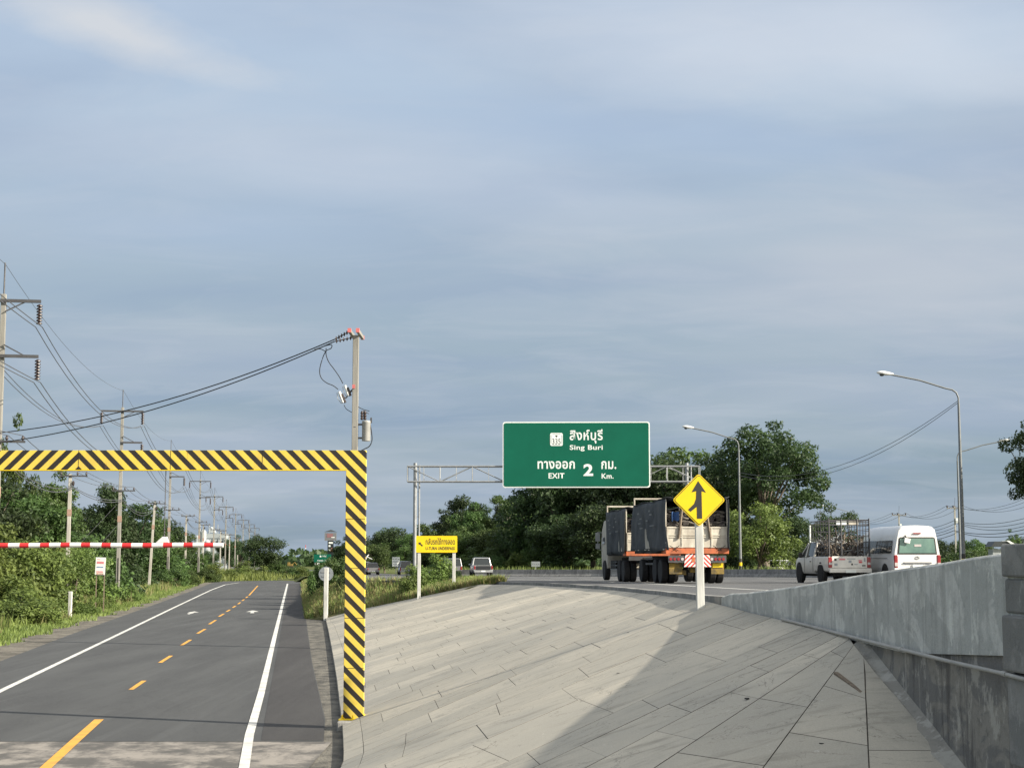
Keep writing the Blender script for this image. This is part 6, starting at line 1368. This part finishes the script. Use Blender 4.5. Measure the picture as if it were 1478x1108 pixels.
# ------------------------------------------------------------------ far buildings
fb = at(304, 800, 430); wb = thing('industrial_building', (fb.x, 430, .6), 'pale industrial building with tanks and catwalks behind the far power poles', 'building')
hb_ = at(304, 757, 430).z - .6
m = MB(); m.box((1.2, 0, hb_ * .40), (6.4, 5, hb_ * .8)); m.build('wall', 'bldg', wb)
for x_, h_ in ((-3.1, .72), (-1.6, .84), (-.5, .62)): m = MB(); m.lathe([(.9, 0), (.9, hb_ * h_), (.5, hb_ * h_ + .5), (.1, hb_ * h_ + .7)], (x_, -2.9, 0), n=16); m.build('tank', 'bldg', wb, smooth=True)
m = MB(); m.prism([(-.6, hb_ * .82), (.3, hb_ * .95), (1.2, hb_ * .82)], -2, 2); m.build('roof', 'bldg', wb)
for z_ in (.28, .5, .7): m = MB(); m.box((1.0, -2.6, hb_ * z_), (6.8, .1, .14)); [m.box((x_, -2.6, hb_ * z_ - .8), (.12, .1, 1.6)) for x_ in (-2, -.5, 1, 2.5, 4)]; m.build('catwalk', 'sign_back', wb)
for x_ in (-2.6, -.2, 2.2, 4.3): m = MB(); m.tube([(x_, -2, hb_ * .75), (x_, -2, hb_ * 1.0)], .12, 6); m.build('chimney', 'sign_back', wb)
for i in range(4): m = MB(); m.box((-.4 + i * 1.3, -2.53, hb_ * .6), (.7, .06, .9)); m.build('window', 'glass', wb)
ft = at(477, 800, 500); tt = thing('pylon_sign', (ft.x, 500, .6), 'tall roadside pylon sign with a small roof and red panel, above the green sign', 'sign'); hp = at(477, 764, 500).z - .6; k_ = 500 / 2253
m = MB(); m.box((0, 0, hp / 2 - .6), (1.9, .6, hp - 1.2)); m.build('column', 'glass', tt)
m = MB(); m.box((0, -.4, hp - 2.1), (17 * k_, .5, 2.1)); pb_ = m.build('board', 'car_grey', tt); m = MB(); m.box((-.2, -.68, hp - 1.9), (1.9, .05, 1.2)); m.build('red_panel', 'dull_red', pb_); m = MB(); m.box((.8, -.7, hp - 2.5), (1.1, .04, .25)); m.build('lettering', 'sign_white', pb_)
m = MB(); m.add([(-2.1, -.8, hp - .75), (2.1, -.8, hp - .75), (2.1, .8, hp - .75), (-2.1, .8, hp - .75), (0, 0, hp)], [(0, 1, 4), (1, 2, 4), (2, 3, 4), (3, 0, 4), (3, 2, 1, 0)]); m.build('roof', 'roof', tt)
m = MB(); m.box((0, -.4, hp - 3.35), (17 * k_, .5, .35)); m.build('lower_board', 'car_grey', tt)
for x_, z_, w_, mt in ((.1, 4.2, 1.3, 'sign_white'), (-.3, 5.2, .6, 'sign_white'), (.5, 6.1, .5, 'ad_red'), (-.3, 6.4, .5, 'sign_white'), (.4, 6.8, .6, 'orange')): m = MB(); m.box((x_, -.36, hp - z_), (w_, .08, .55)); m.build('price_panel', mt, tt)
fm = at(441, 800, 1100); mm_ = thing('radio_mast', (fm.x, 1100, .6), 'thin red and white radio mast on the horizon above the bend', 'mast'); hm = at(441, 786, 1100).z - .6
for k in range(6): m = MB(); m.tube([(0, 0, hm * k / 6), (0, 0, hm * (k + 1) / 6)], .55 - .07 * k, 6); m.build('mast_section', 'red' if k % 2 else 'sign_white', mm_)
fe = at(419, 812, 560); ex = thing('excavator', (fe.x, 560, .6), 'small yellow construction machine on the horizon left of the green sign', 'excavator')
m = MB(); m.box((0, 0, 1.3), (2.6, 2, 1.0)); m.box((-.7, 0, 2.1), (1.1, 1.6, 1.0)); m.build('cab', 'yellow_dirty', ex, bevel=.08); m = MB(); m.box((0, 0, .4), (2.8, 2.3, .7)); m.build('tracks', 'grime', ex); m = MB(); m.tube([(.9, 0, 1.6), (2.1, 0, 2.6), (3.1, 0, 1.3)], .2, 6); m.build('boom', 'yellow_dirty', ex); ex.scale = (.75, .75, .75)
# dark roofed house right
hx2 = at(1428, 781, 185); hs_ = thing('house', (hx2.x, 185, .9), 'low house with a dark blue-grey roof behind the parapet at the right', 'house')
zr2 = hx2.z - .9
m = MB(); m.box((2.4, 1, (zr2 - .9) / 2), (4, 1.8, zr2 - .9)); m.build('wall', 'bldg', hs_)
m = MB(); m.prism([(.1, zr2 - .62), (4.6, zr2 - .62), (4.4, zr2 - .5), (2.1, zr2 + .0), (.5, zr2 + .0)], -.4, 2.2); m.build('roof', 'roof', hs_)
m = MB(); m.prism([(1.9, zr2 + .05), (2.7, zr2 - .5), (3.0, zr2 - .4), (2.2, zr2 + .1)], -.5, 1.8); m.build('gutter_trim', 'sign_white', hs_)
m = MB(); m.box((1.6, .08, 1.4), (1.2, .1, 1.0)); m.build('window', 'glass', hs_)

# ------------------------------------------------------------------ damp air
if HAZE:
    m = MB(); m.box((0, 620, 9.5), (2640, 1400, 23)); hz_ = m.build('haze', 'white'); hz_['kind'] = 'stuff'
    hm_ = bpy.data.materials.new('haze'); hm_.use_nodes = True; hm_.node_tree.nodes.clear(); o_ = hm_.node_tree.nodes.new('ShaderNodeOutputMaterial'); pv = hm_.node_tree.nodes.new('ShaderNodeVolumePrincipled')
    pv.inputs['Color'].default_value = (.86, .90, .96, 1); pv.inputs['Density'].default_value = HAZE; hm_.node_tree.links.new(pv.outputs[0], o_.inputs['Volume']); hz_.data.materials.clear(); hz_.data.materials.append(hm_)
